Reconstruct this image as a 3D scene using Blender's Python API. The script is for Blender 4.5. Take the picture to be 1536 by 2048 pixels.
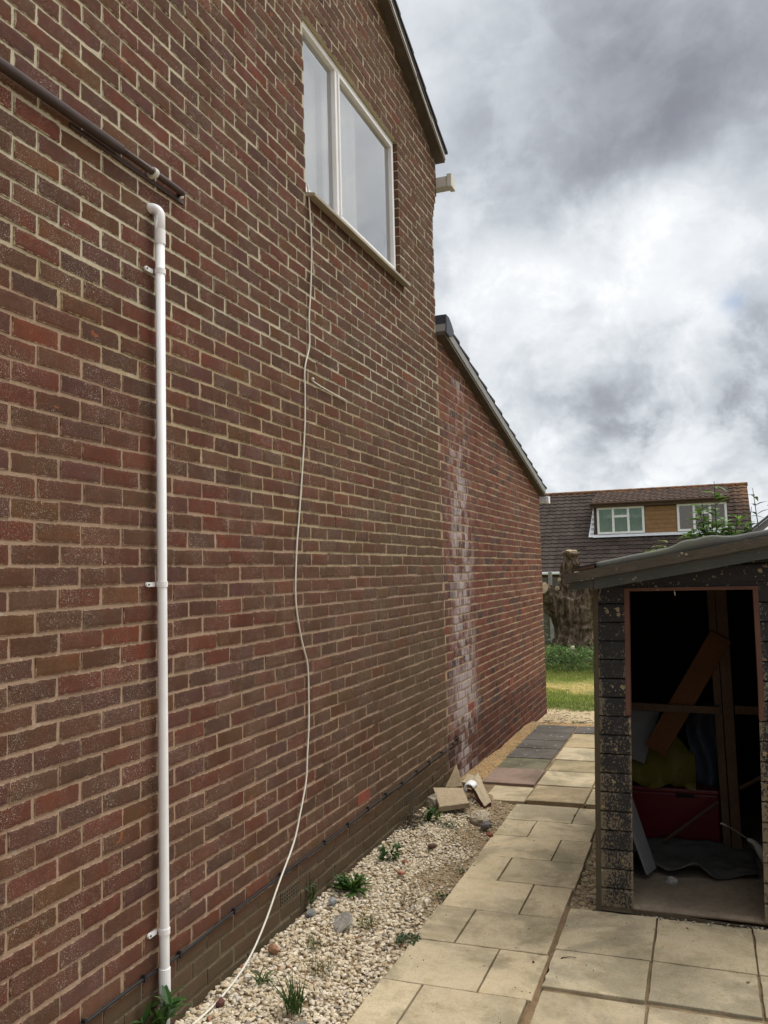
import bpy, math, random
from mathutils import Vector, Matrix
R = math.radians
for o in list(bpy.data.objects):
    bpy.data.objects.remove(o)
scene = bpy.context.scene
col = scene.collection

# ------------------------------------------------------------------ camera
CAM_H = 1.88
cam_d = bpy.data.cameras.new('camera')
cam = bpy.data.objects.new('camera', cam_d)
col.objects.link(cam)
cam_d.sensor_width = 36.0
cam_d.sensor_fit = 'AUTO'
cam_d.lens = 29.88
cam_d.clip_start = 0.05
cam_d.clip_end = 2000
xr = Vector((0.93666766, 0.34933112, -0.02492929))
yd = Vector((-0.04808252, 0.05776341, -0.99717173))
zf = Vector((-0.34690312, 0.93521717, 0.07090184))
cam.matrix_world = Matrix((
    (xr.x, -yd.x, -zf.x, 0),
    (xr.y, -yd.y, -zf.y, 0),
    (xr.z, -yd.z, -zf.z, CAM_H),
    (0, 0, 0, 1)))
scene.camera = cam

# ------------------------------------------------------------------ look
scene.view_settings.view_transform = 'Standard'
scene.view_settings.look = 'None'
scene.view_settings.exposure = 0.12
scene.view_settings.gamma = 1.0
scene.cycles.max_bounces = 6
scene.cycles.diffuse_bounces = 3


# ------------------------------------------------------------------ node helper
class G:
    def __init__(s, nt):
        s.nt = nt
        s.n = nt.nodes
        s.l = nt.links

    def node(s, t, **kw):
        n = s.n.new(t)
        for k, v in kw.items():
            setattr(n, k, v)
        return n

    def put(s, sock, v):
        if hasattr(v, 'is_output'):
            s.l.new(v, sock)
        else:
            if hasattr(sock, 'default_value'):
                dv = sock.default_value
                if hasattr(dv, '__len__') and hasattr(v, '__len__') and len(dv) == 4 and len(v) == 3:
                    v = (*v, 1)
                sock.default_value = v

    def m(s, op, a, b=0.0, clamp=False):
        n = s.node('ShaderNodeMath', operation=op, use_clamp=clamp)
        s.put(n.inputs[0], a)
        s.put(n.inputs[1], b)
        return n.outputs[0]

    def vm(s, op, a, b=(0, 0, 0)):
        n = s.node('ShaderNodeVectorMath', operation=op)
        s.put(n.inputs[0], a)
        s.put(n.inputs[1], b)
        return n.outputs['Value'] if op in ('DOT_PRODUCT', 'LENGTH') else n.outputs[0]

    def mix(s, f, a, b, bt='MIX'):
        n = s.node('ShaderNodeMix', data_type='RGBA', blend_type=bt)
        s.put(n.inputs[0], f)
        s.put(n.inputs[6], a)
        s.put(n.inputs[7], b)
        return n.outputs[2]

    def mr(s, v, a, b, c=0.0, d=1.0, smooth=False):
        n = s.node('ShaderNodeMapRange')
        if smooth:
            n.interpolation_type = 'SMOOTHSTEP'
        s.put(n.inputs[0], v)
        for i, x in enumerate((a, b, c, d)):
            n.inputs[i + 1].default_value = x
        return n.outputs[0]

    def noise(s, vec, scale, detail=4, rough=0.55, dist=0.0):
        n = s.node('ShaderNodeTexNoise')
        if vec is not None:
            s.put(n.inputs['Vector'], vec)
        n.inputs['Scale'].default_value = scale
        n.inputs['Detail'].default_value = detail
        n.inputs['Roughness'].default_value = rough
        n.inputs['Distortion'].default_value = dist
        return n.outputs[0]

    def vor(s, vec, scale, feat='F1', rnd=1.0):
        n = s.node('ShaderNodeTexVoronoi', feature=feat)
        if vec is not None:
            s.put(n.inputs['Vector'], vec)
        n.inputs['Scale'].default_value = scale
        n.inputs['Randomness'].default_value = rnd
        return n.outputs['Distance']

    def ramp(s, f, stops):
        n = s.node('ShaderNodeValToRGB')
        s.put(n.inputs[0], f)
        e = n.color_ramp.elements
        while len(e) < len(stops):
            e.new(0.5)
        for i, (p, c) in enumerate(stops):
            e[i].position = p
            e[i].color = (*c, 1) if len(c) == 3 else c
        return n.outputs[0]

    def scale(s, vec, sc):
        return s.vm('MULTIPLY', vec, sc)

    def obj(s):
        return s.node('ShaderNodeTexCoord').outputs['Object']

    def pos(s):
        return s.node('ShaderNodeNewGeometry').outputs['Position']

    def sep(s, v):
        n = s.node('ShaderNodeSeparateXYZ')
        s.put(n.inputs[0], v)
        return n.outputs

    def attr(s, name='Col'):
        n = s.node('ShaderNodeAttribute', attribute_name=name)
        return n.outputs['Color'], n.outputs['Alpha']

    def bump(s, h, strength=0.5, dist=0.01, nrm=None):
        n = s.node('ShaderNodeBump')
        s.put(n.inputs['Height'], h)
        n.inputs['Strength'].default_value = strength
        n.inputs['Distance'].default_value = dist
        if nrm is not None:
            s.l.new(nrm, n.inputs['Normal'])
        return n.outputs[0]


def newmat(name):
    mt = bpy.data.materials.new(name)
    mt.use_nodes = True
    mt.node_tree.nodes.clear()
    return mt, G(mt.node_tree)


def finish(g, color, rough=0.85, normal=None, spec=0.3, metallic=0.0):
    b = g.node('ShaderNodeBsdfPrincipled')
    g.put(b.inputs['Base Color'], color)
    g.put(b.inputs['Roughness'], rough)
    b.inputs['Specular IOR Level'].default_value = spec
    b.inputs['Metallic'].default_value = metallic
    if normal is not None:
        g.l.new(normal, b.inputs['Normal'])
    o = g.node('ShaderNodeOutputMaterial')
    g.l.new(b.outputs[0], o.inputs[0])
    return b


# ------------------------------------------------------------------ sky and sun
SUN_DIR = Vector((0.34, 0.36, 0.87)).normalized()
world = bpy.data.worlds.new('World')
scene.world = world
world.use_nodes = True
world.node_tree.nodes.clear()
g = G(world.node_tree)
d = g.vm('NORMALIZE', g.node('ShaderNodeTexCoord').outputs['Generated'])
dx, dy, dz = g.sep(d)
den = g.m('ADD', g.m('MAXIMUM', dz, 0.0), 0.16)
comb = g.node('ShaderNodeCombineXYZ')
g.put(comb.inputs[0], g.m('DIVIDE', dx, den))
g.put(comb.inputs[1], g.m('DIVIDE', dy, den))
g.put(comb.inputs[2], g.m('MULTIPLY', dz, 2.0))
pl = comb.outputs[0]
n_big = g.noise(g.scale(pl, (1.0, 0.55, 1.0)), 1.7, 7, 0.55, 0.35)
n_mid = g.noise(g.vm('ADD', g.scale(d, (1.0, 1.0, 1.15)), (3.1, 0.4, 1.7)), 7.0, 9, 0.54, 0.5)
n_fine = g.noise(g.vm('ADD', g.scale(d, (1.0, 1.0, 1.1)), (7.1, 2.4, 0.7)), 17.0, 8, 0.6, 0.15)
B = g.m('ADD', 0.80, g.m('MULTIPLY', g.m('SUBTRACT', n_big, 0.5), 0.5))
amp = g.mr(dz, 0.10, 0.48, 1.0, 0.35)
B = g.m('ADD', B, g.m('MULTIPLY', g.m('MULTIPLY', g.m('SUBTRACT', n_mid, 0.5), 0.75), amp))
B = g.m('ADD', B, g.m('MULTIPLY', g.m('MULTIPLY', g.m('SUBTRACT', n_fine, 0.5), 0.70), amp))
puff = g.mr(n_mid, 0.44, 0.57, -0.5, 0.5, smooth=True)
n_p2 = g.noise(g.vm('ADD', g.scale(d, (1.0, 1.0, 1.15)), (1.3, 5.2, 2.9)), 11.0, 8, 0.6, 0.3)
puff2 = g.mr(n_p2, 0.43, 0.58, -0.5, 0.5, smooth=True)
B = g.m('ADD', B, g.m('MULTIPLY', g.m('ADD', g.m('MULTIPLY', puff, 0.13), g.m('MULTIPLY', puff2, 0.20)), amp))
wn = g.node('ShaderNodeTexNoise')
g.put(wn.inputs['Vector'], d)
wn.inputs['Scale'].default_value = 7.0
wn.inputs['Detail'].default_value = 5.0
dw = g.vm('NORMALIZE', g.vm('ADD', d, g.scale(g.vm('SUBTRACT', wn.outputs[1], (0.5, 0.5, 0.5)), (0.16, 0.16, 0.16))))


def blob(c, s, w):
    global B
    c = Vector(c).normalized()
    e = g.m('EXPONENT', g.m('DIVIDE', g.m('SUBTRACT', g.vm('DOT_PRODUCT', dw, tuple(c)), 1.0), s * s / 2))
    B = g.m('ADD', B, g.m('MULTIPLY', e, w))


for c, s, w in [
    ((0.03, 0.885, 0.46), 0.13, -0.30), ((-0.09, 0.89, 0.44), 0.10, -0.24),
    ((-0.17, 0.842, 0.512), 0.14, -0.20), ((0.10, 0.86, 0.52), 0.16, -0.18),
    ((-0.05, 0.80, 0.60), 0.16, -0.12),
    ((-0.069, 0.949, 0.308), 0.075, 0.36), ((0.04, 0.935, 0.352), 0.06, 0.32),
    ((-0.247, 0.90, 0.359), 0.11, 0.06), ((-0.149, 0.918, 0.366), 0.06, 0.12),
    ((-0.082, 0.977, 0.198), 0.06, -0.18), ((-0.135, 0.979, 0.157), 0.06, -0.10),
    ((0.055, 0.971, 0.243), 0.05, -0.20), ((0.046, 0.988, 0.152), 0.042, -0.18),
    ((-0.005, 0.989, 0.165), 0.03, 0.18), ((-0.223, 0.93, 0.25), 0.08, 0.05),
    ((-0.17, 0.98, 0.11), 0.03, 0.16),
    ((0.34, 0.83, 0.45), 0.16, 0.16), ((0.12, 0.05, 1.0), 0.50, 2.3), ((0.9, 0.30, 0.5), 0.45, 0.70),
    ((0.0, -1.0, 0.3), 0.8, -0.25),
]:
    blob(c, s, w)
ccol = g.ramp(g.m('MULTIPLY', B, 0.5), [
    (0.0, (0.19, 0.20, 0.23)), (0.12, (0.255, 0.268, 0.305)), (0.24, (0.39, 0.415, 0.455)),
    (0.34, (0.575, 0.61, 0.655)), (0.46, (0.76, 0.79, 0.825)), (0.53, (0.86, 0.88, 0.90)), (0.60, (1.0, 1.0, 1.0)), (1.0, (3.0, 2.95, 2.85))])
sky = g.node('ShaderNodeTexSky', sky_type='NISHITA', sun_disc=False)
sky.sun_elevation = math.asin(SUN_DIR.z)
sky.sun_rotation = math.atan2(SUN_DIR.x, SUN_DIR.y)
bg1 = g.node('ShaderNodeBackground')
g.l.new(sky.outputs[0], bg1.inputs[0])
bg1.inputs[1].default_value = 0.10
bg2 = g.node('ShaderNodeBackground')
g.l.new(ccol, bg2.inputs[0])
bg2.inputs[1].default_value = 1.0
hole = g.m('EXPONENT', g.m('DIVIDE', g.m('SUBTRACT', g.vm('DOT_PRODUCT', dw, tuple(Vector((0.023, 0.956, 0.293)).normalized())), 1.0), 0.00018))
cover = g.m('SUBTRACT', 0.985, g.m('MULTIPLY', hole, 0.55), True)
ms = g.node('ShaderNodeMixShader')
g.put(ms.inputs[0], cover)
g.l.new(bg1.outputs[0], ms.inputs[1])
g.l.new(bg2.outputs[0], ms.inputs[2])
wo = g.node('ShaderNodeOutputWorld')
g.l.new(ms.outputs[0], wo.inputs[0])

sun_d = bpy.data.lights.new('sun', 'SUN')
sun_d.energy = 1.5
sun_d.angle = R(24)
sun_d.color = (1.0, 0.96, 0.9)
sun = bpy.data.objects.new('sun', sun_d)
col.objects.link(sun)
sun.rotation_euler = SUN_DIR.to_track_quat('Z', 'Y').to_euler()


# ------------------------------------------------------------------ mesh helper
OFF = {}
GROUPS = {'slab_fragment': 'broken slab pieces by the wall', 'brick_bit': 'brick bits on the gravel', 'grass_tuft': 'grass tufts in the gravel', 'weed': 'weeds along the wall and path', 'flint': 'flints on the gravel', 'mortar_lump': 'mortar lumps in the gravel', 'stone': 'loose stones by the wall', 'shrub': 'shrubs behind the shed', 'cable': None}


class MB:
    def __init__(s):
        s.v, s.f, s.c = [], [], []

    def add(s, verts, faces, c=(1, 1, 1, 0)):
        b = len(s.v)
        s.v.extend(verts)
        s.f.extend([tuple(i + b for i in f) for f in faces])
        if len(c) == len(verts) and hasattr(c[0], '__len__'):
            s.c.extend(c)
        else:
            if len(c) == 3:
                c = (*c, 0)
            s.c.extend([c] * len(verts))

    def box(s, x0, x1, y0, y1, z0, z1, c=(1, 1, 1, 0)):
        s.add([(x0, y0, z0), (x1, y0, z0), (x1, y1, z0), (x0, y1, z0), (x0, y0, z1), (x1, y0, z1), (x1, y1, z1), (x0, y1, z1)],
              [(0, 3, 2, 1), (4, 5, 6, 7), (0, 1, 5, 4), (1, 2, 6, 5), (2, 3, 7, 6), (3, 0, 4, 7)], c)

    def hexa(s, p, c=(1, 1, 1, 0)):
        """eight corners: bottom four anticlockwise, then top four"""
        s.add(p, [(0, 3, 2, 1), (4, 5, 6, 7), (0, 1, 5, 4), (1, 2, 6, 5), (2, 3, 7, 6), (3, 0, 4, 7)], c)

    def prism(s, poly, vec, c=(1, 1, 1, 0)):
        """poly: list of 3d points; extruded by vec"""
        n = len(poly)
        v = [tuple(p) for p in poly] + [tuple(Vector(p) + Vector(vec)) for p in poly]
        f = [tuple(range(n))[::-1], tuple(range(n, 2 * n))] + [(i, (i + 1) % n, n + (i + 1) % n, n + i) for i in range(n)]
        s.add(v, f, c)

    def tube(s, pts, r, n=10, c=(1, 1, 1, 0), cap=True):
        pts = [Vector(p) for p in pts]
        m = len(pts)
        rs = r if hasattr(r, '__len__') else [r] * m
        ref = None
        v = []
        for i, p in enumerate(pts):
            t = (pts[min(i + 1, m - 1)] - pts[max(i - 1, 0)]).normalized()
            if ref is None:
                ref = Vector((0, 0, 1)) if abs(t.z) < 0.9 else Vector((1, 0, 0))
            a = (ref - t * ref.dot(t)).normalized()
            ref = a
            b = t.cross(a)
            for k in range(n):
                an = 2 * math.pi * k / n
                v.append(tuple(p + (a * math.cos(an) + b * math.sin(an)) * rs[i]))
        f = [(i * n + k, i * n + (k + 1) % n, (i + 1) * n + (k + 1) % n, (i + 1) * n + k) for i in range(m - 1) for k in range(n)]
        if cap:
            f += [tuple(range(n))[::-1], tuple(range((m - 1) * n, m * n))]
        s.add(v, f, c)

    def rock(s, c, r, rng, colr, sq=(1, 1, 0.7), jit=0.25, sub=0):
        v, f = ICO[sub]
        q = Matrix.Rotation(rng.uniform(0, 6.28), 3, 'Z') @ Matrix.Rotation(rng.uniform(-.6, .6), 3, 'X')
        out = []
        for p in v:
            k = r * (1 + rng.uniform(-jit, jit))
            w = q @ Vector((p[0] * sq[0] * k, p[1] * sq[1] * k, p[2] * sq[2] * k))
            out.append((c[0] + w.x, c[1] + w.y, c[2] + w.z))
        s.add(out, f, colr)

    def leaf(s, base, dr, L, W, c, droop=0.4, fold=0.25, rng=random, seg=3, roll=0.0):
        dr = Vector(dr).normalized()
        side = dr.cross(Vector((0, 0, 1)))
        if side.length < 0.05:
            side = Vector((1, 0, 0))
        side.normalize()
        side = Matrix.Rotation(roll, 3, dr) @ side
        nrm = side.cross(dr)
        p = Vector(base)
        v = []
        cs = []
        w0 = [0.25, 1.0, 0.8, 0.0] if seg == 3 else [0.2, 0.8, 1.0, 0.75, 0.35, 0.0]
        for i in range(len(w0)):
            w = W * w0[i] / 2
            kk = rng.uniform(0.85, 1.1)
            cc = (c[0] * kk, c[1] * kk, c[2] * kk, 0)
            v += [tuple(p - side * w + nrm * w * fold), tuple(p), tuple(p + side * w + nrm * w * fold)]
            cs += [cc] * 3
            dr = (dr + Vector((0, 0, -droop / seg))).normalized()
            nrm = side.cross(dr)
            p = p + dr * (L / (len(w0) - 1))
        f = []
        for i in range(len(w0) - 1):
            a = 3 * i
            f += [(a, a + 1, a + 4, a + 3), (a + 1, a + 2, a + 5, a + 4)]
        s.add(v, f, cs)

    def build(s, name, mat, parent=None, smooth=False, bevel=0.0, origin=(0, 0, 0), label=None, cat=None, group=None, kind=None):
        me = bpy.data.meshes.new(name)
        off = Vector(OFF[parent.name]) if parent is not None else Vector(origin)
        if off.length > 0:
            ox, oy, oz = off
            vs = [(a - ox, b - oy, c - oz) for a, b, c in s.v]
        else:
            vs = s.v
        me.from_pydata(vs, [], s.f)
        at = me.color_attributes.new('Col', 'FLOAT_COLOR', 'POINT')
        flat = []
        for c in s.c:
            flat.extend(c)
        at.data.foreach_set('color', flat)
        if smooth:
            me.polygons.foreach_set('use_smooth', [True] * len(me.polygons))
        me.materials.append(mat)
        me.update()
        o = bpy.data.objects.new(name, me)
        col.objects.link(o)
        if parent is not None:
            o.parent = parent
        else:
            o.location = off
        OFF[o.name] = tuple(off)
        if bevel:
            b = o.modifiers.new('bevel', 'BEVEL')
            b.width = bevel
            b.segments = 2
            b.limit_method = 'ANGLE'
        if not group and parent is None:
            group = GROUPS.get(name)
        tag(o, label, cat, group, kind)
        return o


def tag(o, label=None, cat=None, group=None, kind=None):
    if label:
        o['label'] = label
    if cat:
        o['category'] = cat
    if group:
        o['group'] = group
    if kind:
        o['kind'] = kind


def empty(name, loc, label, cat, group=None, kind=None):
    o = bpy.data.objects.new(name, None)
    col.objects.link(o)
    o.location = loc
    o.empty_display_size = 0.1
    OFF[o.name] = tuple(loc)
    tag(o, label, cat, group or GROUPS.get(name), kind)
    return o


def _ico():
    t = (1 + 5 ** .5) / 2
    v = [(-1, t, 0), (1, t, 0), (-1, -t, 0), (1, -t, 0), (0, -1, t), (0, 1, t), (0, -1, -t), (0, 1, -t), (t, 0, -1), (t, 0, 1), (-t, 0, -1), (-t, 0, 1)]
    v = [tuple(Vector(p).normalized()) for p in v]
    f = [(0, 11, 5), (0, 5, 1), (0, 1, 7), (0, 7, 10), (0, 10, 11), (1, 5, 9), (5, 11, 4), (11, 10, 2), (10, 7, 6), (7, 1, 8), (3, 9, 4), (3, 4, 2), (3, 2, 6), (3, 6, 8), (3, 8, 9), (4, 9, 5), (2, 4, 11), (6, 2, 10), (8, 6, 7), (9, 8, 1)]
    out = [(v, f)]
    for _ in range(2):
        v, f = out[-1]
        v = list(v)
        cache = {}

        def mid(a, b):
            k = (min(a, b), max(a, b))
            if k not in cache:
                v.append(tuple(((Vector(v[a]) + Vector(v[b])) / 2).normalized()))
                cache[k] = len(v) - 1
            return cache[k]
        nf = []
        for a, b, c in f:
            x, y, z = mid(a, b), mid(b, c), mid(c, a)
            nf += [(a, x, z), (b, y, x), (c, z, y), (x, y, z)]
        out.append((v, nf))
    return out


ICO = _ico()


# ------------------------------------------------------------------ materials
def mortar_color(g, p, ext):
    x, y, z = g.sep(p)
    n1 = g.noise(p, 3.0, 4, 0.6)
    n2 = g.noise(p, 60.0, 5, 0.65)
    n3 = g.noise(p, 14.0, 3, 0.6)
    if ext:
        c = g.mix(n1, (0.50, 0.37, 0.235), (0.36, 0.27, 0.18))
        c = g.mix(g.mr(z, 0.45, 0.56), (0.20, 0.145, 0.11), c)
    else:
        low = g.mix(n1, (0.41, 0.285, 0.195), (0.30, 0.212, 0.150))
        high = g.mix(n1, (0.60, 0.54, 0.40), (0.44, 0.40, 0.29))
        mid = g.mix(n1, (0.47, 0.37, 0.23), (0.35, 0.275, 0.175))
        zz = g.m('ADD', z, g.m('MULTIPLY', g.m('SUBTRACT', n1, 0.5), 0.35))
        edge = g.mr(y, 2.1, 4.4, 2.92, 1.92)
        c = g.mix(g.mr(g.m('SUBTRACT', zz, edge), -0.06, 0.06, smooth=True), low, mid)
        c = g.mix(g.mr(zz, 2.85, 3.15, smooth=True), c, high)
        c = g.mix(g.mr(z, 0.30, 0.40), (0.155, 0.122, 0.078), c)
    c = g.mix(g.mr(n2, 0.25, 0.75, 0.0, 0.5), c, g.mix(0.45, c, (0.05, 0.04, 0.03)))
    c = g.mix(g.mr(n3, 0.60, 0.72, 0.0, 0.45), c, (0.5, 0.44, 0.36))
    return c


def brick_mats(ext):
    tagn = 'extension' if ext else 'old'
    mt, g = newmat('brick_' + tagn)
    p = g.pos()
    x, y, z = g.sep(p)
    c, sm = g.attr()
    nb = g.noise(p, 22.0, 5, 0.6)
    nf = g.noise(p, 190.0, 4, 0.7)
    c = g.mix(g.mr(nb, 0.3, 0.75), c, g.mix(0.5, c, (0.062, 0.034, 0.024)))
    c = g.mix(g.mr(nf, 0.35, 0.7, 0.0, 0.45), c, g.mix(0.45, c, (0.034, 0.023, 0.018)))
    # fired mottling: dark hearts, redder and browner ends
    nm_ = g.noise(g.scale(p, (1, 1, 1.6)), 9.0, 4, 0.6)
    c = g.mix(g.mr(nm_, 0.50, 0.68, 0.0, 0.6), c, g.mix(1.0, c, (1.18, 0.86, 0.72), 'MULTIPLY'))
    c = g.mix(g.mr(nm_, 0.48, 0.32, 0.0, 0.55), c, g.mix(1.0, c, (0.74, 0.77, 0.76), 'MULTIPLY'))
    nbl = g.noise(g.scale(p, (1, 1, 1.3)), 16.0, 5, 0.7)
    c = g.mix(g.mr(nbl, 0.62, 0.80, 0.0, 0.30), c, (0.20, 0.145, 0.125))
    spall = g.noise(g.vm('ADD', p, (2.0, 8.0, 5.0)), 10.0, 4, 0.55)
    c = g.mix(g.mr(spall, 0.715, 0.735, 0.0, 0.8), c, (0.25, 0.075, 0.035))
    # vertical drag marks
    drag = g.noise(g.scale(p, (1, 60, 6)), 1.0, 3, 0.6)
    c = g.mix(g.mr(drag, 0.58, 0.78, 0.0, 0.22), c, (0.16, 0.10, 0.07))
    # weathering bloom in broad patches
    bl = g.noise(p, 1.3, 4, 0.6)
    if ext:
        st = g.noise(g.scale(p, (1, 5.5, 1.1)), 1.6, 5, 0.65)
        gy = g.m('EXPONENT', g.m('MULTIPLY', g.m('POWER', g.m('ABSOLUTE', g.m('DIVIDE', g.m('SUBTRACT', y, g.m('ADD', 7.55, g.m('MULTIPLY', z, 0.03))), 0.42)), 2.0), -1.0))
        patch = g.noise(p, 2.6, 5, 0.65)
        brk = g.noise(g.scale(p, (1, 9, 13)), 1.0, 2, 0.5)
        lowz = g.m('ADD', g.mr(z, 0.45, 0.62, 0.0, 0.34), g.mr(z, 0.85, 1.25, 0.0, -0.22))
        lowz = g.m('ADD', lowz, g.mr(z, 2.6, 3.5, 0.0, -0.25))
        e1 = g.m('ADD', g.m('MULTIPLY', g.m('ADD', g.m('SUBTRACT', st, 0.52), g.m('SUBTRACT', patch, 0.5)), 0.9), g.m('ADD', lowz, g.m('MULTIPLY', g.m('SUBTRACT', brk, 0.5), 0.5)))
        cv = g.node('ShaderNodeCombineXYZ')
        g.put(cv.inputs[1], g.m('FLOOR', g.m('MULTIPLY', y, 8.9)))
        g.put(cv.inputs[2], g.m('FLOOR', g.m('MULTIPLY', g.m('ADD', z, 0.095), 13.333)))
        wnz = g.node('ShaderNodeTexWhiteNoise')
        g.put(wnz.inputs['Vector'], cv.outputs[0])
        crust = g.noise(p, 26.0, 5, 0.7)
        e1 = g.m('ADD', e1, g.m('MULTIPLY', g.m('SUBTRACT', wnz.outputs['Value'], 0.5), 0.34))
        e1 = g.m('ADD', e1, g.m('MULTIPLY', g.m('SUBTRACT', crust, 0.5), 0.7))
        eff = g.mr(g.m('MULTIPLY', g.m('ADD', e1, 0.20), gy), 0.08, 0.40, 0.0, 0.72)
        c = g.mix(eff, c, (0.47, 0.41, 0.40))
        c = g.mix(g.mr(bl, 0.5, 0.75, 0.0, 0.3), c, (0.16, 0.10, 0.075))
    else:
        ol = g.m('MULTIPLY', g.mr(y, 3.6, 6.2, 0.12, 0.95), g.mr(z, 1.2, 3.6, 1.0, 0.25))
        ol = g.m('MULTIPLY', ol, g.mr(bl, 0.32, 0.62, 0.35, 1.0))
        c = g.mix(g.m('MULTIPLY', ol, 0.85), c, g.mix(nb, (0.095, 0.066, 0.036), (0.145, 0.102, 0.056)))
        # damp green-brown plinth below the damp course
        pz = g.m('ADD', z, g.m('MULTIPLY', g.m('SUBTRACT', bl, 0.5), 0.12))
        c = g.mix(g.mr(pz, 0.30, 0.37, 0.68, 0.0), c, (0.080, 0.060, 0.036))
        c = g.mix(g.mr(pz, 0.05, 0.22, 0.5, 0.0), c, (0.055, 0.056, 0.030))
    # white lime specks
    spn = g.noise(p, 5.0, 4, 0.65)
    nsp = g.noise(p, 330.0, 2, 0.5)
    sp = g.m('MULTIPLY', g.mr(nsp, 0.61, 0.67), g.mr(spn, 0.38, 0.62))
    nsp2 = g.noise(p, 120.0, 3, 0.6)
    sp2 = g.m('MULTIPLY', g.mr(nsp2, 0.64, 0.69), g.mr(spn, 0.48, 0.62))
    sp = g.m('MULTIPLY', g.m('MAXIMUM', sp, sp2), g.mr(z, 0.3, 0.5, 0.2, 0.8))
    c = g.mix(sp, c, (0.50, 0.43, 0.36))
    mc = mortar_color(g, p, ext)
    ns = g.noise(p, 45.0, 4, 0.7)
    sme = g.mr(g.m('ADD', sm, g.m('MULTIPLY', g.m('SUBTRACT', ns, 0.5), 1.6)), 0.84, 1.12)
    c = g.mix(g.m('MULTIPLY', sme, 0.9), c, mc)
    h = g.m('ADD', g.m('MULTIPLY', nb, 0.6), g.m('MULTIPLY', nf, 0.5))
    finish(g, c, 0.92, g.bump(h, 0.55, 0.004), 0.08)
    mm, g = newmat('mortar_' + tagn)
    p = g.pos()
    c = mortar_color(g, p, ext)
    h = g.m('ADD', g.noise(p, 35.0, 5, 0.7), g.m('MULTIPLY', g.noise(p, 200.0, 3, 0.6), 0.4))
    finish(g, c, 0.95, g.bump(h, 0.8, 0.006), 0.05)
    return mt, mm


M = {}
M['brick'], M['mortar'] = brick_mats(False)
M['brick2'], M['mortar2'] = brick_mats(True)


def simple(name, c, rough=0.6, var=0.25, sc=8.0, dark=(0.5, 0.5, 0.5), bump=0.2, bsc=60.0, bd=0.003, spec=0.3, usecol=False, metallic=0.0, stretch=(1, 1, 1)):
    mt, g = newmat(name)
    p = g.obj()
    if usecol:
        base = g.mix(1.0, g.attr()[0], c, 'MULTIPLY')
    else:
        base = c
    n1 = g.noise(g.scale(p, stretch), sc, 5, 0.65)
    dk = g.mix(1.0, base, dark, 'MULTIPLY')
    cc = g.mix(g.mr(n1, 0.35, 0.75, 0.0, var * 2), base, dk)
    n2 = g.noise(g.scale(p, stretch), bsc, 4, 0.65)
    finish(g, cc, rough, g.bump(n2, bump, bd), spec, metallic)
    M[name] = mt
    return mt


simple('upvc', (0.84, 0.84, 0.85), 0.38, 0.26, 5, (0.76, 0.74, 0.69), 0.03, 40, 0.001, 0.45)
simple('upvc_old', (0.66, 0.65, 0.61), 0.5, 0.3, 9, (0.6, 0.58, 0.52), 0.08, 40, 0.001, 0.35)
simple('cable_white', (0.72, 0.69, 0.60), 0.5, 0.2, 30, (0.7, 0.66, 0.58), 0.05)
simple('cable_black', (0.018, 0.018, 0.02), 0.45, 0.1, 30, (0.6, 0.6, 0.6), 0.05)
simple('old_pipe', (0.055, 0.029, 0.022), 0.5, 0.4, 14, (0.4, 0.4, 0.4), 0.35, 50, 0.003, 0.45)
simple('soffit', (0.11, 0.09, 0.07), 0.9, 0.4, 7, (0.5, 0.48, 0.45), 0.3, 40)
simple('cement', (0.42, 0.40, 0.36), 0.95, 0.35, 10, (0.55, 0.53, 0.5), 0.5, 60, 0.006)
simple('roof_tile_dark', (0.055, 0.055, 0.062), 0.8, 0.35, 9, (0.5, 0.5, 0.5), 0.3, 70, usecol=False)
simple('verge_grey', (0.31, 0.31, 0.30), 0.7, 0.2, 8, (0.7, 0.7, 0.68), 0.1)
simple('lead', (0.06, 0.065, 0.085), 0.6, 0.3, 10, (0.6, 0.6, 0.6), 0.2)
simple('sill', (0.40, 0.36, 0.285), 0.7, 0.3, 8, (0.6, 0.56, 0.5), 0.2)
simple('terracotta', (0.30, 0.085, 0.055), 0.85, 0.3, 25, (0.6, 0.55, 0.5), 0.2)
simple('brown_vent', (0.10, 0.075, 0.048), 0.9, 0.35, 25, (0.5, 0.5, 0.5), 0.3)
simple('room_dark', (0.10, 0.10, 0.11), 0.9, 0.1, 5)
simple('plain_brick', (0.12, 0.07, 0.05), 0.9, 0.4, 14, (0.5, 0.5, 0.5), 0.4)
simple('grey_plaster', (0.30, 0.29, 0.27), 0.95, 0.4, 6, (0.55, 0.55, 0.55), 0.6, 40, 0.01)


def glassmat(name, gl=0.5, tint=(0.9, 0.93, 0.95)):
    mt, g = newmat(name)
    a = g.node('ShaderNodeBsdfGlossy')
    a.inputs['Roughness'].default_value = 0.015
    p = g.obj()
    nz = g.bump(g.noise(p, 1.6, 2, 0.5), 0.05, 0.05)
    g.l.new(nz, a.inputs['Normal'])
    t = g.node('ShaderNodeBsdfTransparent')
    t.inputs[0].default_value = (*tint, 1)
    fr = g.node('ShaderNodeFresnel')
    fr.inputs[0].default_value = 1.5
    f = g.m('ADD', g.m('MULTIPLY', fr.outputs[0], 1.7), gl, True)
    ms = g.node('ShaderNodeMixShader')
    g.put(ms.inputs[0], f)
    g.l.new(t.outputs[0], ms.inputs[1])
    g.l.new(a.outputs[0], ms.inputs[2])
    o = g.node('ShaderNodeOutputMaterial')
    g.l.new(ms.outputs[0], o.inputs[0])
    M[name] = mt


glassmat('glass', 0.26)
glassmat('glass_far', 0.05)


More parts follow.
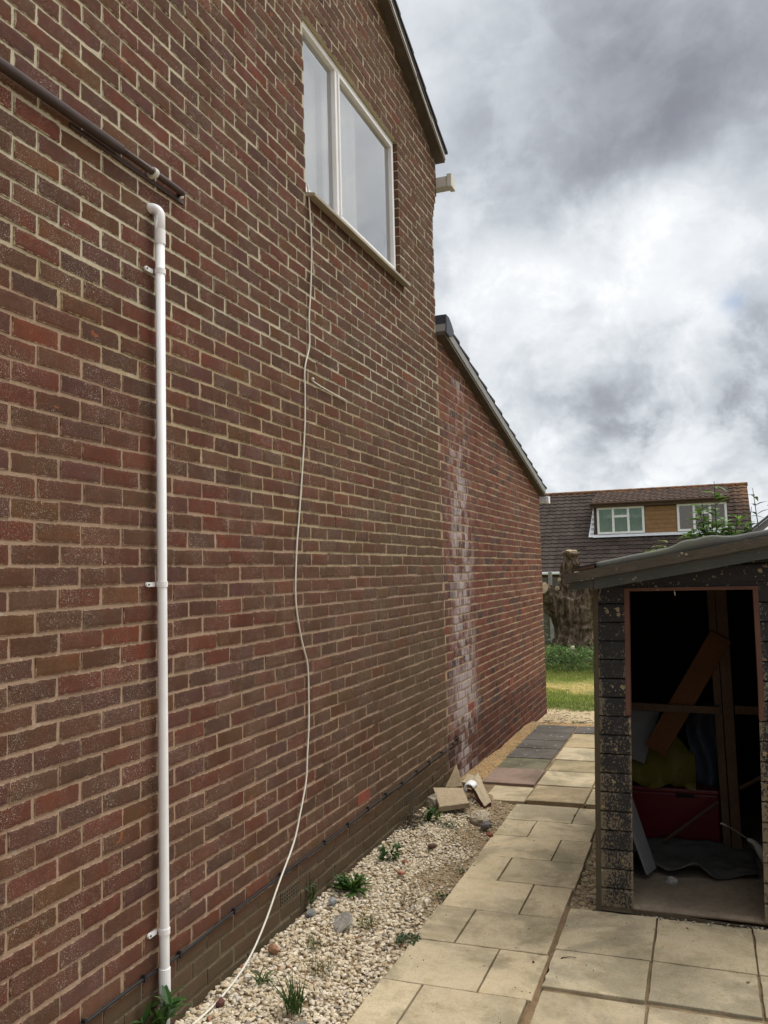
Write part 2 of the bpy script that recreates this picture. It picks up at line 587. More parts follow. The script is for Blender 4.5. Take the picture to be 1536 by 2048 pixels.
def clothmat(name, c, trans=0.4):
    mt, g = newmat(name)
    a = g.node('ShaderNodeBsdfDiffuse')
    t = g.node('ShaderNodeBsdfTranslucent')
    n = g.noise(g.obj(), 6, 4, 0.6)
    cc = g.mix(g.mr(n, 0.3, 0.75, 0, 0.4), c, tuple(k * 0.65 for k in c))
    g.l.new(cc, a.inputs[0])
    g.l.new(cc, t.inputs[0])
    ms = g.node('ShaderNodeMixShader')
    ms.inputs[0].default_value = trans
    g.l.new(a.outputs[0], ms.inputs[1])
    g.l.new(t.outputs[0], ms.inputs[2])
    o = g.node('ShaderNodeOutputMaterial')
    g.l.new(ms.outputs[0], o.inputs[0])
    M[name] = mt


clothmat('curtain', (0.90, 0.90, 0.89), 0.15)
clothmat('curtain_green', (0.56, 0.74, 0.63), 0.1)
clothmat('curtain_brown', (0.30, 0.19, 0.09), 0.1)


def leafmat(name, k=1.0, trans=0.3):
    mt, g = newmat(name)
    c = g.mix(1.0, g.attr()[0], (k, k, k), 'MULTIPLY')
    b = g.node('ShaderNodeBsdfPrincipled')
    g.l.new(c, b.inputs['Base Color'])
    b.inputs['Roughness'].default_value = 0.5
    b.inputs['Specular IOR Level'].default_value = 0.3
    t = g.node('ShaderNodeBsdfTranslucent')
    g.l.new(g.mix(1.0, c, (1.2, 1.35, 0.6), 'MULTIPLY'), t.inputs[0])
    ms = g.node('ShaderNodeMixShader')
    ms.inputs[0].default_value = trans
    g.l.new(b.outputs[0], ms.inputs[1])
    g.l.new(t.outputs[0], ms.inputs[2])
    o = g.node('ShaderNodeOutputMaterial')
    g.l.new(ms.outputs[0], o.inputs[0])
    M[name] = mt


leafmat('leaf')


def slabmat():
    mt, g = newmat('paving_concrete')
    p = g.pos()
    c, a = g.attr()
    n1 = g.noise(p, 2.2, 5, 0.62)
    n2 = g.noise(p, 13.0, 5, 0.65)
    n3 = g.noise(p, 230.0, 3, 0.7)
    n0 = g.noise(g.vm('ADD', p, (3.7, 1.1, 0)), 1.9, 7, 0.68, 0.5)
    c1 = g.mix(g.mr(n0, 0.43, 0.60, 0.0, 0.95, smooth=True), c, g.mix(1.0, c, (0.62, 0.64, 0.64), 'MULTIPLY'))
    c1 = g.mix(g.mr(n1, 0.44, 0.66, 0.0, 0.55), c1, g.mix(1.0, c1, (0.72, 0.72, 0.66), 'MULTIPLY'))
    c1 = g.mix(g.mr(n2, 0.48, 0.72, 0.0, 0.55), c1, g.mix(1.0, c1, (0.70, 0.64, 0.52), 'MULTIPLY'))
    n4 = g.noise(p, 95.0, 4, 0.7)
    c1 = g.mix(g.mr(n4, 0.50, 0.70, 0.0, 0.5), c1, g.mix(1.0, c1, (0.62, 0.56, 0.46), 'MULTIPLY'))
    c1 = g.mix(g.mr(n3, 0.56, 0.70, 0.0, 0.6), c1, g.mix(1.0, c1, (0.45, 0.40, 0.32), 'MULTIPLY'))
    c1 = g.mix(g.mr(n3, 0.30, 0.44, 0.6, 0.0), c1, g.mix(0.4, c1, (0.72, 0.66, 0.54)))
    sc_ = g.noise(g.vm('ADD', p, (9.0, 4.0, 0)), 4.2, 6, 0.7, 0.6)
    c1 = g.mix(g.mr(sc_, 0.66, 0.71, 0.0, 0.5), c1, (0.56, 0.51, 0.41))
    c1 = g.mix(g.mr(sc_, 0.31, 0.26, 0.0, 0.6), c1, (0.16, 0.135, 0.095))
    # pale dropped-plaster and lichen flecks, mostly on the old dark slabs (alpha)
    v = g.vor(p, 11.0)
    fl = g.m('MULTIPLY', g.mr(v, 0.10, 0.20, 1.0, 0.0), g.mr(n2, 0.5, 0.6))
    c1 = g.mix(g.m('MULTIPLY', fl, a), c1, (0.5, 0.48, 0.42))
    h = g.m('ADD', g.m('MULTIPLY', n3, 0.5), g.m('MULTIPLY', n2, 0.6))
    finish(g, c1, 0.92, g.bump(h, 0.45, 0.004), 0.2)
    M['slab'] = mt


slabmat()


def colmat(name, rough=0.9, sc=40, var=0.35, bump=0.5, bd=0.004):
    mt, g = newmat(name)
    p = g.obj()
    c, a = g.attr()
    n = g.noise(p, sc, 5, 0.65)
    n2 = g.noise(p, sc * 5, 3, 0.65)
    cc = g.mix(g.mr(n, 0.4, 0.75, 0, var * 1.6), c, g.mix(1.0, c, (0.6, 0.55, 0.48), 'MULTIPLY'))
    cc = g.mix(g.mr(n2, 0.4, 0.75, 0, var), cc, g.mix(1.0, cc, (0.7, 0.66, 0.6), 'MULTIPLY'))
    finish(g, cc, rough, g.bump(g.m('ADD', n, g.m('MULTIPLY', n2, .5)), bump, bd), 0.2)
    M[name] = mt


colmat('stone')
colmat('soil', 0.97, 18, 0.5, 0.9, 0.015)
colmat('rubble', 0.95, 25, 0.4, 0.8, 0.008)


def woodmat(name, c1, c2, rough=0.85, axis=(1, 1, 1), bump=0.5, spots=None, lichen=0.0):
    mt, g = newmat(name)
    p = g.obj()
    n = g.noise(g.scale(p, axis), 14.0, 6, 0.65, 0.2)
    c = g.mix(g.mr(n, 0.3, 0.7), c1, c2)
    n2 = g.noise(p, 5.0, 4, 0.6)
    c = g.mix(g.mr(n2, 0.4, 0.7, 0.0, 0.5), c, g.mix(1.0, c, (0.55, 0.55, 0.52), 'MULTIPLY'))
    if lichen:
        v = g.vor(p, 26.0)
        n3 = g.noise(p, 7.0, 3, 0.6)
        c = g.mix(g.m('MULTIPLY', g.mr(v, 0.12, 0.22, 1, 0), g.mr(n3, 0.5, 0.6, 0, lichen)), c, (0.42, 0.40, 0.30))
    finish(g, c, rough, g.bump(n, bump, 0.006), 0.2)
    M[name] = mt


woodmat('weathered_batten', (0.125, 0.108, 0.085), (0.062, 0.052, 0.043), 0.9, (2, 1, 25), 0.6, lichen=0.7)
woodmat('grey_board', (0.085, 0.09, 0.08), (0.06, 0.062, 0.055), 0.9, (2, 1, 22), 0.5, lichen=0.35)
woodmat('corner_wood', (0.115, 0.092, 0.058), (0.062, 0.050, 0.034), 0.9, (25, 25, 2), 0.6)
woodmat('red_frame', (0.135, 0.050, 0.038), (0.115, 0.074, 0.054), 0.75, (25, 25, 2), 0.5, lichen=0.25)
woodmat('inner_wood', (0.12, 0.072, 0.045), (0.07, 0.043, 0.029), 0.9, (20, 20, 2), 0.4)
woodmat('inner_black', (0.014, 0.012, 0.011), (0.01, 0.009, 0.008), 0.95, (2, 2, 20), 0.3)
woodmat('orange_plank', (0.11, 0.043, 0.016), (0.075, 0.030, 0.013), 0.75, (14, 14, 2), 0.3)  # darker than the plank's wood: shade inside the shed put into the colour
woodmat('cedar', (0.34, 0.195, 0.095), (0.25, 0.135, 0.062), 0.7, (1, 1, 12), 0.3)
woodmat('brown_fascia', (0.10, 0.06, 0.04), (0.075, 0.046, 0.032), 0.7, (1, 1, 10), 0.2)
woodmat('fence_grey', (0.165, 0.15, 0.125), (0.10, 0.092, 0.078), 0.95, (2, 2, 16), 0.5)
woodmat('cut_wood', (0.46, 0.37, 0.25), (0.30, 0.22, 0.14), 0.9, (6, 6, 6), 0.7)


def barkmat():
    mt, g = newmat('bark')
    p = g.obj()
    w = g.vm('ADD', g.scale(p, (1, 1, 0.28)), (0, 0, 0))
    n = g.noise(w, 9.0, 7, 0.7, 0.8)
    n2 = g.noise(p, 3.0, 4, 0.6)
    c = g.ramp(n, [(0.34, (0.022, 0.016, 0.012)), (0.50, (0.105, 0.075, 0.053)), (0.66, (0.29, 0.225, 0.165))])
    c = g.mix(g.mr(n2, 0.4, 0.7, 0, 0.5), c, g.mix(1, c, (0.55, 0.5, 0.45), 'MULTIPLY'))
    finish(g, c, 0.95, g.bump(n, 1.0, 0.06), 0.1)
    M['bark'] = mt


barkmat()


def shedmat():
    """black stain worn through to grey timber, more so low down, with ochre lichen discs"""
    mt, g = newmat('black_cladding')
    p = g.pos()
    x, y, z = g.sep(p)
    grain = g.noise(g.scale(p, (3, 3, 38)), 6.0, 5, 0.65)
    c = g.mix(g.mr(grain, 0.3, 0.7), (0.016, 0.016, 0.018), (0.027, 0.026, 0.027))
    n = g.noise(g.scale(p, (1.0, 1.0, 0.62)), 105.0, 6, 0.66)
    big = g.noise(p, 8.0, 4, 0.6)
    edge = g.attr()[1]
    thr = g.m('ADD', g.mr(z, 0.05, 0.9, 0.125, 0.015), g.m('MULTIPLY', g.m('SUBTRACT', big, 0.5), 0.42))
    thr = g.m('ADD', thr, g.m('MULTIPLY', edge, 0.14))
    thr = g.m('ADD', thr, g.mr(z, 1.1, 1.75, 0.0, -0.12))
    worn = g.mr(g.m('ADD', n, thr), 0.575, 0.645)
    wc = g.mix(grain, (0.235, 0.19, 0.12), (0.135, 0.105, 0.072))
    wc = g.mix(g.mr(z, 0.9, 1.4), wc, (0.16, 0.15, 0.13))
    c = g.mix(g.m('MULTIPLY', worn, 0.85), c, wc)
    pn = g.node('ShaderNodeTexNoise')
    g.put(pn.inputs['Vector'], p)
    pn.inputs['Scale'].default_value = 40.0
    pw = g.vm('ADD', p, g.scale(g.vm('SUBTRACT', pn.outputs[1], (.5, .5, .5)), (.03, .03, .03)))
    v = g.vor(pw, 17.0)
    ln = g.noise(p, 6.0, 3, 0.6)
    li = g.m('MULTIPLY', g.mr(v, 0.16, 0.22, 1, 0), g.mr(ln, 0.43, 0.50))
    v2 = g.vor(pw, 42.0)
    li2 = g.m('MULTIPLY', g.mr(v2, 0.12, 0.18, 1, 0), g.mr(ln, 0.36, 0.46))
    fl3 = g.mr(g.noise(g.scale(p, (1, 1, .6)), 150.0, 4, 0.65), 0.66, 0.71)
    c = g.mix(g.m('MULTIPLY', fl3, 0.7), c, (0.25, 0.235, 0.20))
    c = g.mix(g.m('MULTIPLY', g.m('MAXIMUM', li, li2), 0.85), c, (0.29, 0.23, 0.135))
    finish(g, c, 0.8, g.bump(g.m('ADD', grain, g.m('MULTIPLY', worn, -0.4)), 0.5, 0.004), 0.3)
    M['shed'] = mt


shedmat()


def feltmat():
    mt, g = newmat('roof_felt')
    p = g.obj()
    n = g.noise(p, 160.0, 3, 0.7)
    b = g.noise(p, 4.0, 4, 0.6)
    c = g.mix(g.mr(n, 0.3, 0.7), (0.10, 0.105, 0.10), (0.17, 0.175, 0.165))
    c = g.mix(g.mr(b, 0.4, 0.65, 0, 0.7), c, (0.15, 0.16, 0.12))
    finish(g, c, 0.95, g.bump(n, 0.5, 0.003), 0.15)
    M['felt'] = mt


feltmat()


def fartilemat():
    mt, g = newmat('brown_roof_tile')
    p = g.obj()
    c, a = g.attr()
    n = g.noise(p, 1.2, 4, 0.6)
    n2 = g.noise(p, 14.0, 4, 0.7)
    c = g.mix(g.mr(n, 0.35, 0.7, 0, 0.5), c, g.mix(1, c, (0.65, 0.6, 0.6), 'MULTIPLY'))
    c = g.mix(g.mr(n2, 0.62, 0.72, 0, 0.35), c, (0.22, 0.20, 0.17))
    x, y, z = g.sep(p)
    on = g.noise(p, 7.0, 4, 0.65)
    m = g.m('MULTIPLY', a, g.mr(on, 0.40, 0.56))
    c = g.mix(m, c, (0.36, 0.16, 0.05))
    finish(g, c, 0.9, g.bump(n2, 0.4, 0.01), 0.2)
    M['tile'] = mt


fartilemat()


# ------------------------------------------------------------------ ground
WX = -2.07          # face of the brick wall


def smooth(a, b, x):
    t = min(1, max(0, (x - a) / (b - a)))
    return t * t * (3 - 2 * t)


def hash2(i, j):
    n = math.sin(i * 127.1 + j * 311.7) * 43758.5453
    return n - math.floor(n)


def vnoise(x, y):
    i, j = math.floor(x), math.floor(y)
    u, v = x - i, y - j
    u, v = u * u * (3 - 2 * u), v * v * (3 - 2 * v)
    a = hash2(i, j) * (1 - u) + hash2(i + 1, j) * u
    b = hash2(i, j + 1) * (1 - u) + hash2(i + 1, j + 1) * u
    return a * (1 - v) + b * v


def fbm(x, y, o=4):
    s, a, t = 0, 0.5, 0
    for _ in range(o):
        s += a * vnoise(x, y)
        t += a
        x, y, a = x * 2.03 + 7.1, y * 2.03 + 3.3, a * 0.5
    return s / t


def ground_h(x, y):
    base = 0.012
    far = -0.085 - 0.5 * smooth(22, 33, y)
    h = base + (far - base) * smooth(10.2, 11.3, y)
    if x < -1.40 and y < 7.0:
        h = max(h, 0.02 + 0.065 * smooth(-1.44, -2.0, x)) if False else 0.02 + 0.065 * (1 - smooth(-2.0, -1.44, x))
    if x < -1.85 and 6.6 < y < 12:
        w = 0.06 - 0.145 * smooth(7.0, 11.9, y)
        t = 1 - smooth(-1.95, -1.86, x)
        h = max(h, w) * t + h * (1 - t) if y < 10.2 else h * (1 - t) + max(w, h) * t
    if x < 3 and y < 25:
        amp = 0.03 if y < 10.2 else 0.035
        if -0.75 < x and y > 4.8 and y < 6.6:
            amp = 0.03
        h += amp * (fbm(x * 5, y * 5) - 0.5)
    return h


def ground_c(x, y):
    n = fbm(x * 3.1 + 5, y * 3.1)
    n2 = fbm(x * 12, y * 12 + 9)
    dirt = Vector((0.30, 0.22, 0.13)) * (0.45 + 0.55 * n + 0.5 * n2)
    sand = Vector((0.36, 0.235, 0.11)) * (0.75 + 0.5 * n2)
    pale = Vector((0.50, 0.40, 0.25)) * (0.8 + 0.4 * n2)
    turf = Vector((0.16, 0.18, 0.05)) * (0.8 + 0.5 * n)
    straw = Vector((0.42, 0.33, 0.13)) * (0.8 + 0.4 * n2)
    c = dirt.copy()
    s = smooth(6.7, 7.3, y + 0.5 * (n - 0.5))
    if x < -1.3:
        c = c.lerp(sand, s)
    c = c.lerp(pale, smooth(10.3, 11.2, y + 0.8 * (n - 0.5)))
    c = c.lerp(turf, smooth(12.0, 12.25, y + 0.5 * (n - 0.5)))
    if y > 12.4:
        c = c.lerp(straw, smooth(13.4, 14.1, y + 1.5 * (n - 0.5)) * (1 - smooth(14.6, 15.2, y + 1.5 * (n - 0.5))))
    return (c.x, c.y, c.z, 0)


def frange(a, b, s):
    n = int(round((b - a) / s))
    return [a + (b - a) * i / n for i in range(n)]


gx = [-300, -120, -50, -20, -9, -6] + frange(-4.4, -2.4, 0.2) + frange(-2.4, 1.2, 0.05) + frange(1.2, 4, 0.4) + [4, 8, 20, 60, 150, 400]
gy = [-60, -20, -6, -2, 0, 1.2] + frange(2.2, 12.6, 0.06) + frange(12.6, 20, 0.2) + frange(20, 36, 1.0) + [36, 45, 70, 150, 400, 900]
mb = MB()
vs = [(x, y, ground_h(x, y)) for y in gy for x in gx]
cs = [ground_c(x, y) for y in gy for x in gx]
nx = len(gx)
fs = [(j * nx + i, j * nx + i + 1, (j + 1) * nx + i + 1, (j + 1) * nx + i) for j in range(len(gy) - 1) for i in range(nx - 1)]
mb.add(vs, fs, cs)
mb.build('ground', M['soil'], smooth=True, kind='structure')


# ------------------------------------------------------------------ brickwork
def clip_poly(poly, clips):
    """clips: list of (a, b, c): keep a*y + b*z <= c"""
    for a, b, c in clips:
        out = []
        n = len(poly)
        for i in range(n):
            p, q = poly[i], poly[(i + 1) % n]
            dp, dq = a * p[0] + b * p[1] - c, a * q[0] + b * q[1] - c
            if dp <= 0:
                out.append(p)
            if (dp < 0 < dq) or (dq < 0 < dp):
                t = dp / (dp - dq)
                out.append((p[0] + (q[0] - p[0]) * t, p[1] + (q[1] - p[1]) * t))
        poly = out
        if len(poly) < 3:
            return []
    return poly


def brickwork(mb, y0, y1, k0, k1, zb, holes, clips, rng, palette, fine=True, phase=0.0, yend=None):
    H, L, J = 0.065, 0.215, 0.010
    for k in range(k0, k1):
        za = zb + k * 0.075
        spans = [(y0, yend(k) if yend else y1)]
        for (ha, hb, hz0, hz1) in holes:
            if za + H * .5 > hz0 and za + H * .5 < hz1:
                ns = []
                for a, b in spans:
                    if hb <= a or ha >= b:
                        ns.append((a, b))
                    else:
                        if ha - a > 0.02:
                            ns.append((a, ha))
                        if b - hb > 0.02:
                            ns.append((hb, b))
                spans = ns
        off = phase + (0.1125 if k % 2 else 0.0) + rng.uniform(-0.006, 0.006)
        n0 = int(math.floor((y0 - off) / 0.225)) - 1
        n1 = int(math.ceil((y1 + .4 - off) / 0.225)) + 1
        for i in range(n0, n1):
            a0 = off + i * 0.225 + rng.uniform(-0.003, 0.003)
            b0 = a0 + L + rng.uniform(-0.003, 0.003)
            for (sa, sb) in spans:
                a, b = max(a0, sa), min(b0, sb)
                if b - a < 0.025:
                    continue
                zj = rng.uniform(-0.0025, 0.0025)
                tl = rng.uniform(-0.002, 0.002)
                w = b - a
                nl = 6 if fine and w > 0.12 else 2
                nh = 3 if fine else 2
                jt = 0.0014
                pts = []
                for q in range(nl):
                    pts.append((a + w * q / nl, za))
                for q in range(nh):
                    pts.append((b, za + H * q / nh))
                for q in range(nl):
                    pts.append((b - w * q / nl, za + H))
                for q in range(nh):
                    pts.append((a, za + H - H * q / nh))
                pts = [(p[0] + rng.uniform(-jt, jt), p[1] + zj + tl * ((p[0] - a) / w - .5) * 2 + rng.uniform(-jt, jt)) for p in pts]
                pts = clip_poly(pts, clips)
                if len(pts) < 3:
                    continue
                ys = [p[0] for p in pts]
                zs = [p[1] for p in pts]
                wy, wz = max(ys) - min(ys), max(zs) - min(zs)
                if wy < 0.02 or wz < 0.012:
                    continue
                cy, cz = (max(ys) + min(ys)) / 2, (max(zs) + min(zs)) / 2
                pr = 0.0045 + rng.uniform(-0.0025, 0.0025)
                t1, t2 = rng.uniform(-0.0015, 0.0015), rng.uniform(-0.001, 0.001)
                c = palette(rng, (a + b) / 2, za)
                v, cc = [], []
                n = len(pts)
                for d_, x_, s_ in ((0.0, -0.004, 1.0), (0.0016, 0.75, 1.0), (0.014, 1.0, 0.0)):
                    ky = max(0.2, (wy - 2 * d_) / wy)
                    kz = max(0.2, (wz - 2 * d_) / wz)
                    for p in pts:
                        yy, zz_ = cy + (p[0] - cy) * ky, cz + (p[1] - cz) * kz
                        xx = WX - 0.0045 + (x_ if x_ < 0 else x_ * pr + t1 * (yy - cy) / .1 + t2 * (zz_ - cz) / .03)
                        v.append((xx, yy, zz_))
                        cc.append((*c, s_))
                f = []
                for r_ in range(2):
                    for q in range(n):
                        f.append((r_ * n + q, r_ * n + (q + 1) % n, (r_ + 1) * n + (q + 1) % n, (r_ + 1) * n + q))
                f.append(tuple(range(2 * n, 3 * n)))
                mb.add(v, f, cc)


def sheet(mb, rects, clips, x):
    for (a, b, c, d_) in rects:
        poly = clip_poly([(a, c), (b, c), (b, d_), (a, d_)], clips)
        if len(poly) >= 3:
            mb.add([(x, p[0], p[1]) for p in poly], [tuple(range(len(poly)))])


PAL = [((0.108, 0.049, 0.031), 5), ((0.117, 0.045, 0.030), 5), ((0.130, 0.044, 0.029), 3.2), ((0.104, 0.048, 0.039), 3.4), ((0.088, 0.044, 0.032), 2.4), ((0.118, 0.056, 0.028), 2), ((0.108, 0.054, 0.034), 3.4), ((0.150, 0.046, 0.027), 0.45)]


def pal_main(rng, y, z):
    c = rng.choices([p[0] for p in PAL], [p[1] for p in PAL])[0]
    k = rng.uniform(0.86, 1.15)
    return tuple(q * k * rng.uniform(0.95, 1.05) for q in c)


PAL2 = [((0.170, 0.058, 0.040), 6), ((0.142, 0.053, 0.039), 6), ((0.190, 0.068, 0.044), 3), ((0.110, 0.055, 0.048), 2.2), ((0.084, 0.052, 0.050), .8), ((0.170, 0.078, 0.048), 2), ((0.215, 0.066, 0.042), 0.4)]


def pal_ext(rng, y, z):
    c = rng.choices([p[0] for p in PAL2], [p[1] for p in PAL2])[0]
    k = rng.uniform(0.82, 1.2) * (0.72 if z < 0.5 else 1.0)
    return tuple(q * k for q in c)


ZB = -0.09
WIN = (4.40, 6.09, 4.11, 5.235)
GS = 0.4196                                    # gable slope
gable = [(GS, 1, 6.027 + GS * 5.98), (-GS, 1, 6.027 + GS * 5.98 - 2 * GS * 2.5)]
rng = random.Random(11)
house = empty('brick_house', (WX, 4.5, 0.0), 'tall dark brick gable wall with white upstairs window, nearest building', 'house')


def corner(k):
    z = ZB + k * 0.075
    return 7.0 + (0.035 * max(0, min(4, round((z - 4.99) / 0.075) + 1)) if z > 4.95 else 0.0)


mb = MB()
vents_main = [(4.98, 5.195, 0.43, 0.505), (3.94, 4.155, 0.205, 0.28), (5.89, 6.105, 0.205, 0.28)]
brickwork(mb, -2.0, 7.0, -2, 104, ZB, [WIN] + vents_main, gable, rng, pal_main, yend=corner)
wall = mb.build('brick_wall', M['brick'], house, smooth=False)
mb = MB()
X0 = WX - 0.0045
sheet(mb, [(-2, WIN[0], -0.3, 8), (WIN[1], 6.996, -0.3, 8), (WIN[0], WIN[1], -0.3, WIN[2]), (WIN[0], WIN[1], WIN[3], 8)], gable, X0)
# window reveals and the return of the wall at the corner
a, b, c, d_ = WIN
mb.add([(X0, b, c), (X0 - .12, b, c), (X0 - .12, b, d_), (X0, b, d_)], [(0, 1, 2, 3)])
mb.add([(X0, a, c), (X0, a, d_), (X0 - .12, a, d_), (X0 - .12, a, c)], [(0, 1, 2, 3)])
mb.add([(X0, a, d_), (X0, b, d_), (X0 - .12, b, d_), (X0 - .12, a, d_)], [(0, 1, 2, 3)])
mb.add([(X0, 6.999, -.3), (X0 - 8, 6.999, -.3), (X0 - 8, 6.999, 5.58), (X0, 6.999, 5.58)], [(0, 1, 2, 3)])
for k in range(67, 76):
    z = ZB + k * .075 - .005
    if corner(k) > 7.001:
        mb.box(X0 - 8, X0, 6.99, corner(k) - .003, z, z + .0748)
mb.build('mortar_joints', M['mortar'], wall)
# bricks seen end-on in the window reveal
mb = MB()
for k in range(56, 71):
    z = ZB + k * .075
    c_ = pal_main(rng, 0, 0)
    y = WIN[1] - 0.004
    x0 = X0 - (0.055 if k % 2 else 0.10)
    v = [(X0 + .003, y, z), (X0 - .10, y, z), (X0 - .10, y, z + .065), (X0 + .003, y, z + .065)]
    mb.add(v, [(0, 1, 2, 3)], [(*c_, 0.0)] * 4)
mb.build('reveal_brick', M['brick'], wall)
# house body behind the wall
mb = MB()
zt = 6.027 - GS * (7 - 5.98)
zr = 6.027 - GS * (2.5 - 5.98)
mb.prism([(X0 - 8, -2, -.3), (X0 - 8, 6.99, -.3), (X0 - 8, 6.99, zt), (X0 - 8, 2.5, zr), (X0 - 8, -2, zt)], (0.01, 0, 0))
mb.add([(X0, -1.999, -.3), (X0 - 8, -1.999, -.3), (X0 - 8, -1.999, zt), (X0, -1.999, zt)], [(0, 1, 2, 3)])
mb.build('rear_wall', M['plain_brick'], house)
# room behind the window
FX_B = -2.25
mb = MB()
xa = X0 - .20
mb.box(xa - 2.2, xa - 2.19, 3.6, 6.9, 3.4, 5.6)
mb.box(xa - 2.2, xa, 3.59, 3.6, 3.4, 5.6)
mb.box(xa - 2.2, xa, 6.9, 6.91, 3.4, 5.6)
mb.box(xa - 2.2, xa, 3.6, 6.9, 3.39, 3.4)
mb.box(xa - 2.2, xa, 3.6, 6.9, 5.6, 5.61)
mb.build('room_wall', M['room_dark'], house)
mb = MB()
mb.add([(FX_B, 4.41, 4.13), (FX_B, 4.95, 4.13), (FX_B, 4.95, 5.22), (FX_B, 4.41, 5.22)], [(0, 1, 2, 3)])
mb.build('blind', M['curtain'], house)

# gable verge: dark soffit strip, cement edge, tiles
VX = -1.985


def gz(y):
    return 6.027 - GS * (y - 5.98) if y > 2.5 else 6.027 - GS * (2.5 - 5.98) - GS * (2.5 - y)


roof = MB()
for (ya, yb) in ((2.5, 7.17), (2.5, -2.17)):
    za, zb_ = gz(ya), gz(yb)
    roof.hexa([(X0 - 8.2, ya, za + .09), (VX, ya, za + .09), (VX, yb, zb_ + .09), (X0 - 8.2, yb, zb_ + .09),
               (X0 - 8.2, ya, za + .12), (VX, ya, za + .12), (VX, yb, zb_ + .12), (X0 - 8.2, yb, zb_ + .12)])
    n = 15
    for i in range(n):
        t0, t1 = i / n, (i + 1) / n
        y0_, y1_ = ya + (yb - ya) * t0, ya + (yb - ya) * (t1 + 0.01)
        z0_, z1_ = gz(ya) + (zb_ - za) * t0, gz(ya) + (zb_ - za) * (t1 + 0.01)
        roof.hexa([(X0 - 8.2, y0_, z0_ + .122), (VX + .012, y0_, z0_ + .122), (VX + .012, y1_, z1_ + .135), (X0 - 8.2, y1_, z1_ + .135),
                   (X0 - 8.2, y0_, z0_ + .135), (VX + .012, y0_, z0_ + .135), (VX + .012, y1_, z1_ + .158), (X0 - 8.2, y1_, z1_ + .158)])
rf = roof.build('roof', M['roof_tile_dark'], house)
mb = MB()
for (ya, yb) in ((2.5, 7.15), (2.5, -2.15)):
    za, zb_ = gz(ya), gz(yb)
    mb.hexa([(X0 - .05, ya, za), (VX, ya, za), (VX, yb, zb_), (X0 - .05, yb, zb_),
             (X0 - .05, ya, za + .03), (VX, ya, za + .03), (VX, yb, zb_ + .03), (X0 - .05, yb, zb_ + .03)])
mb.build('soffit_board', M['soffit'], rf)
mb = MB()
for (ya, yb) in ((2.5, 7.16), (2.5, -2.16)):
    n = 24
    for i in range(n):
        y0_, y1_ = ya + (yb - ya) * i / n, ya + (yb - ya) * (i + 1) / n
        j = rng.uniform(-.004, .004)
        mb.hexa([(X0 - .05, y0_, gz(y0_) + .0305), (VX + .004 + j, y0_, gz(y0_) + .0305), (VX + .004 + j, y1_, gz(y1_) + .0305), (X0 - .05, y1_, gz(y1_) + .0305),
                 (X0 - .05, y0_, gz(y0_) + .0895), (VX - .004 + j, y0_, gz(y0_) + .0895), (VX - .004 + j, y1_, gz(y1_) + .0895), (X0 - .05, y1_, gz(y1_) + .0895)])
mb.build('verge_mortar', M['cement'], rf)
# square box gutter seen end-on at the eaves
mb = MB()
mb.box(X0 - 7.9, WX + .10, 7.142, 7.25, 5.315, 5.41)
gt = mb.build('gutter', M['upvc_old'], house, bevel=.004)
mb = MB()
mb.box(WX + .1005, WX + .145, 7.13, 7.262, 5.305, 5.425)
mb.build('gutter_end_cap', M['upvc_old'], gt, bevel=.006)

# window
wy0, wy1, wz0, wz1 = WIN[0] + .004, WIN[1] - .01, 4.15, WIN[3] - .004
FX = -2.105


def ring_frame(mb, y0, y1, z0, z1, x0, x1, w, wb=None):
    wb = w if wb is None else wb
    mb.box(x0, x1, y0, y1, z0, z0 + wb)
    mb.box(x0, x1, y0, y1, z1 - w, z1)
    mb.box(x0, x1, y0, y0 + w, z0 + wb, z1 - w)
    mb.box(x0, x1, y1 - w, y1, z0 + wb, z1 - w)


win = MB()
ring_frame(win, wy0, wy1, wz0, wz1, FX - .07, FX, .042)
win.box(FX - .07, FX, 4.950, 4.985, wz0 + .042, wz1 - .042)
wf = win.build('window', M['upvc'], house, bevel=.004)
mb = MB()
ring_frame(mb, 4.9855, wy1 - .043, wz0 + .043, wz1 - .043, FX - .05, FX + .010, .022)
mb.build('casement', M['upvc'], wf, bevel=.004)
mb = MB()
mb.add([(FX - .03, 4.44, wz0 + .04), (FX - .03, 4.95, wz0 + .04), (FX - .03, 4.95, wz1 - .04), (FX - .03, 4.44, wz1 - .04)], [(0, 1, 2, 3)])
mb.build('pane', M['glass'], wf)
mb = MB()
mb.add([(FX - .02, 5.02, wz0 + .07), (FX - .02, 6.02, wz0 + .07), (FX - .02, 6.02, wz1 - .07), (FX - .02, 5.02, wz1 - .07)], [(0, 1, 2, 3)])
mb.build('pane', M['glass'], wf)
# net curtain hanging inside
mb = MB()
nn = 90
vs = []
for i in range(nn + 1):
    y = 4.98 + (5.62 - 4.98) * i / nn
    xx = FX - .13 + .014 * math.sin(y * 55 + 1.3 * math.sin(y * 11)) + .01 * math.sin(y * 23)
    vs += [(xx, y, wz0 + .03), (xx + .006 * math.sin(y * 70), y, (wz0 + wz1) / 2), (xx, y, wz1 + .02)]
fs = []
for i in range(nn):
    for k in range(2):
        fs.append((3 * i + k, 3 * i + 3 + k, 3 * i + 4 + k, 3 * i + 1 + k))
mb.add(vs, fs)
mb.build('net_curtain', M['curtain'], wf, smooth=True)
mb = MB()
mb.hexa([(-2.18, WIN[0] - .0, 4.112), (-2.012, WIN[0] - .0, 4.086), (-2.012, WIN[1] + .06, 4.086), (-2.18, WIN[1] + .06, 4.112),
         (-2.18, WIN[0] - .0, 4.149), (-2.012, WIN[0] - .0, 4.108), (-2.012, WIN[1] + .06, 4.108), (-2.18, WIN[1] + .06, 4.149)])
mb.build('sill', M['sill'], wf, bevel=.004)


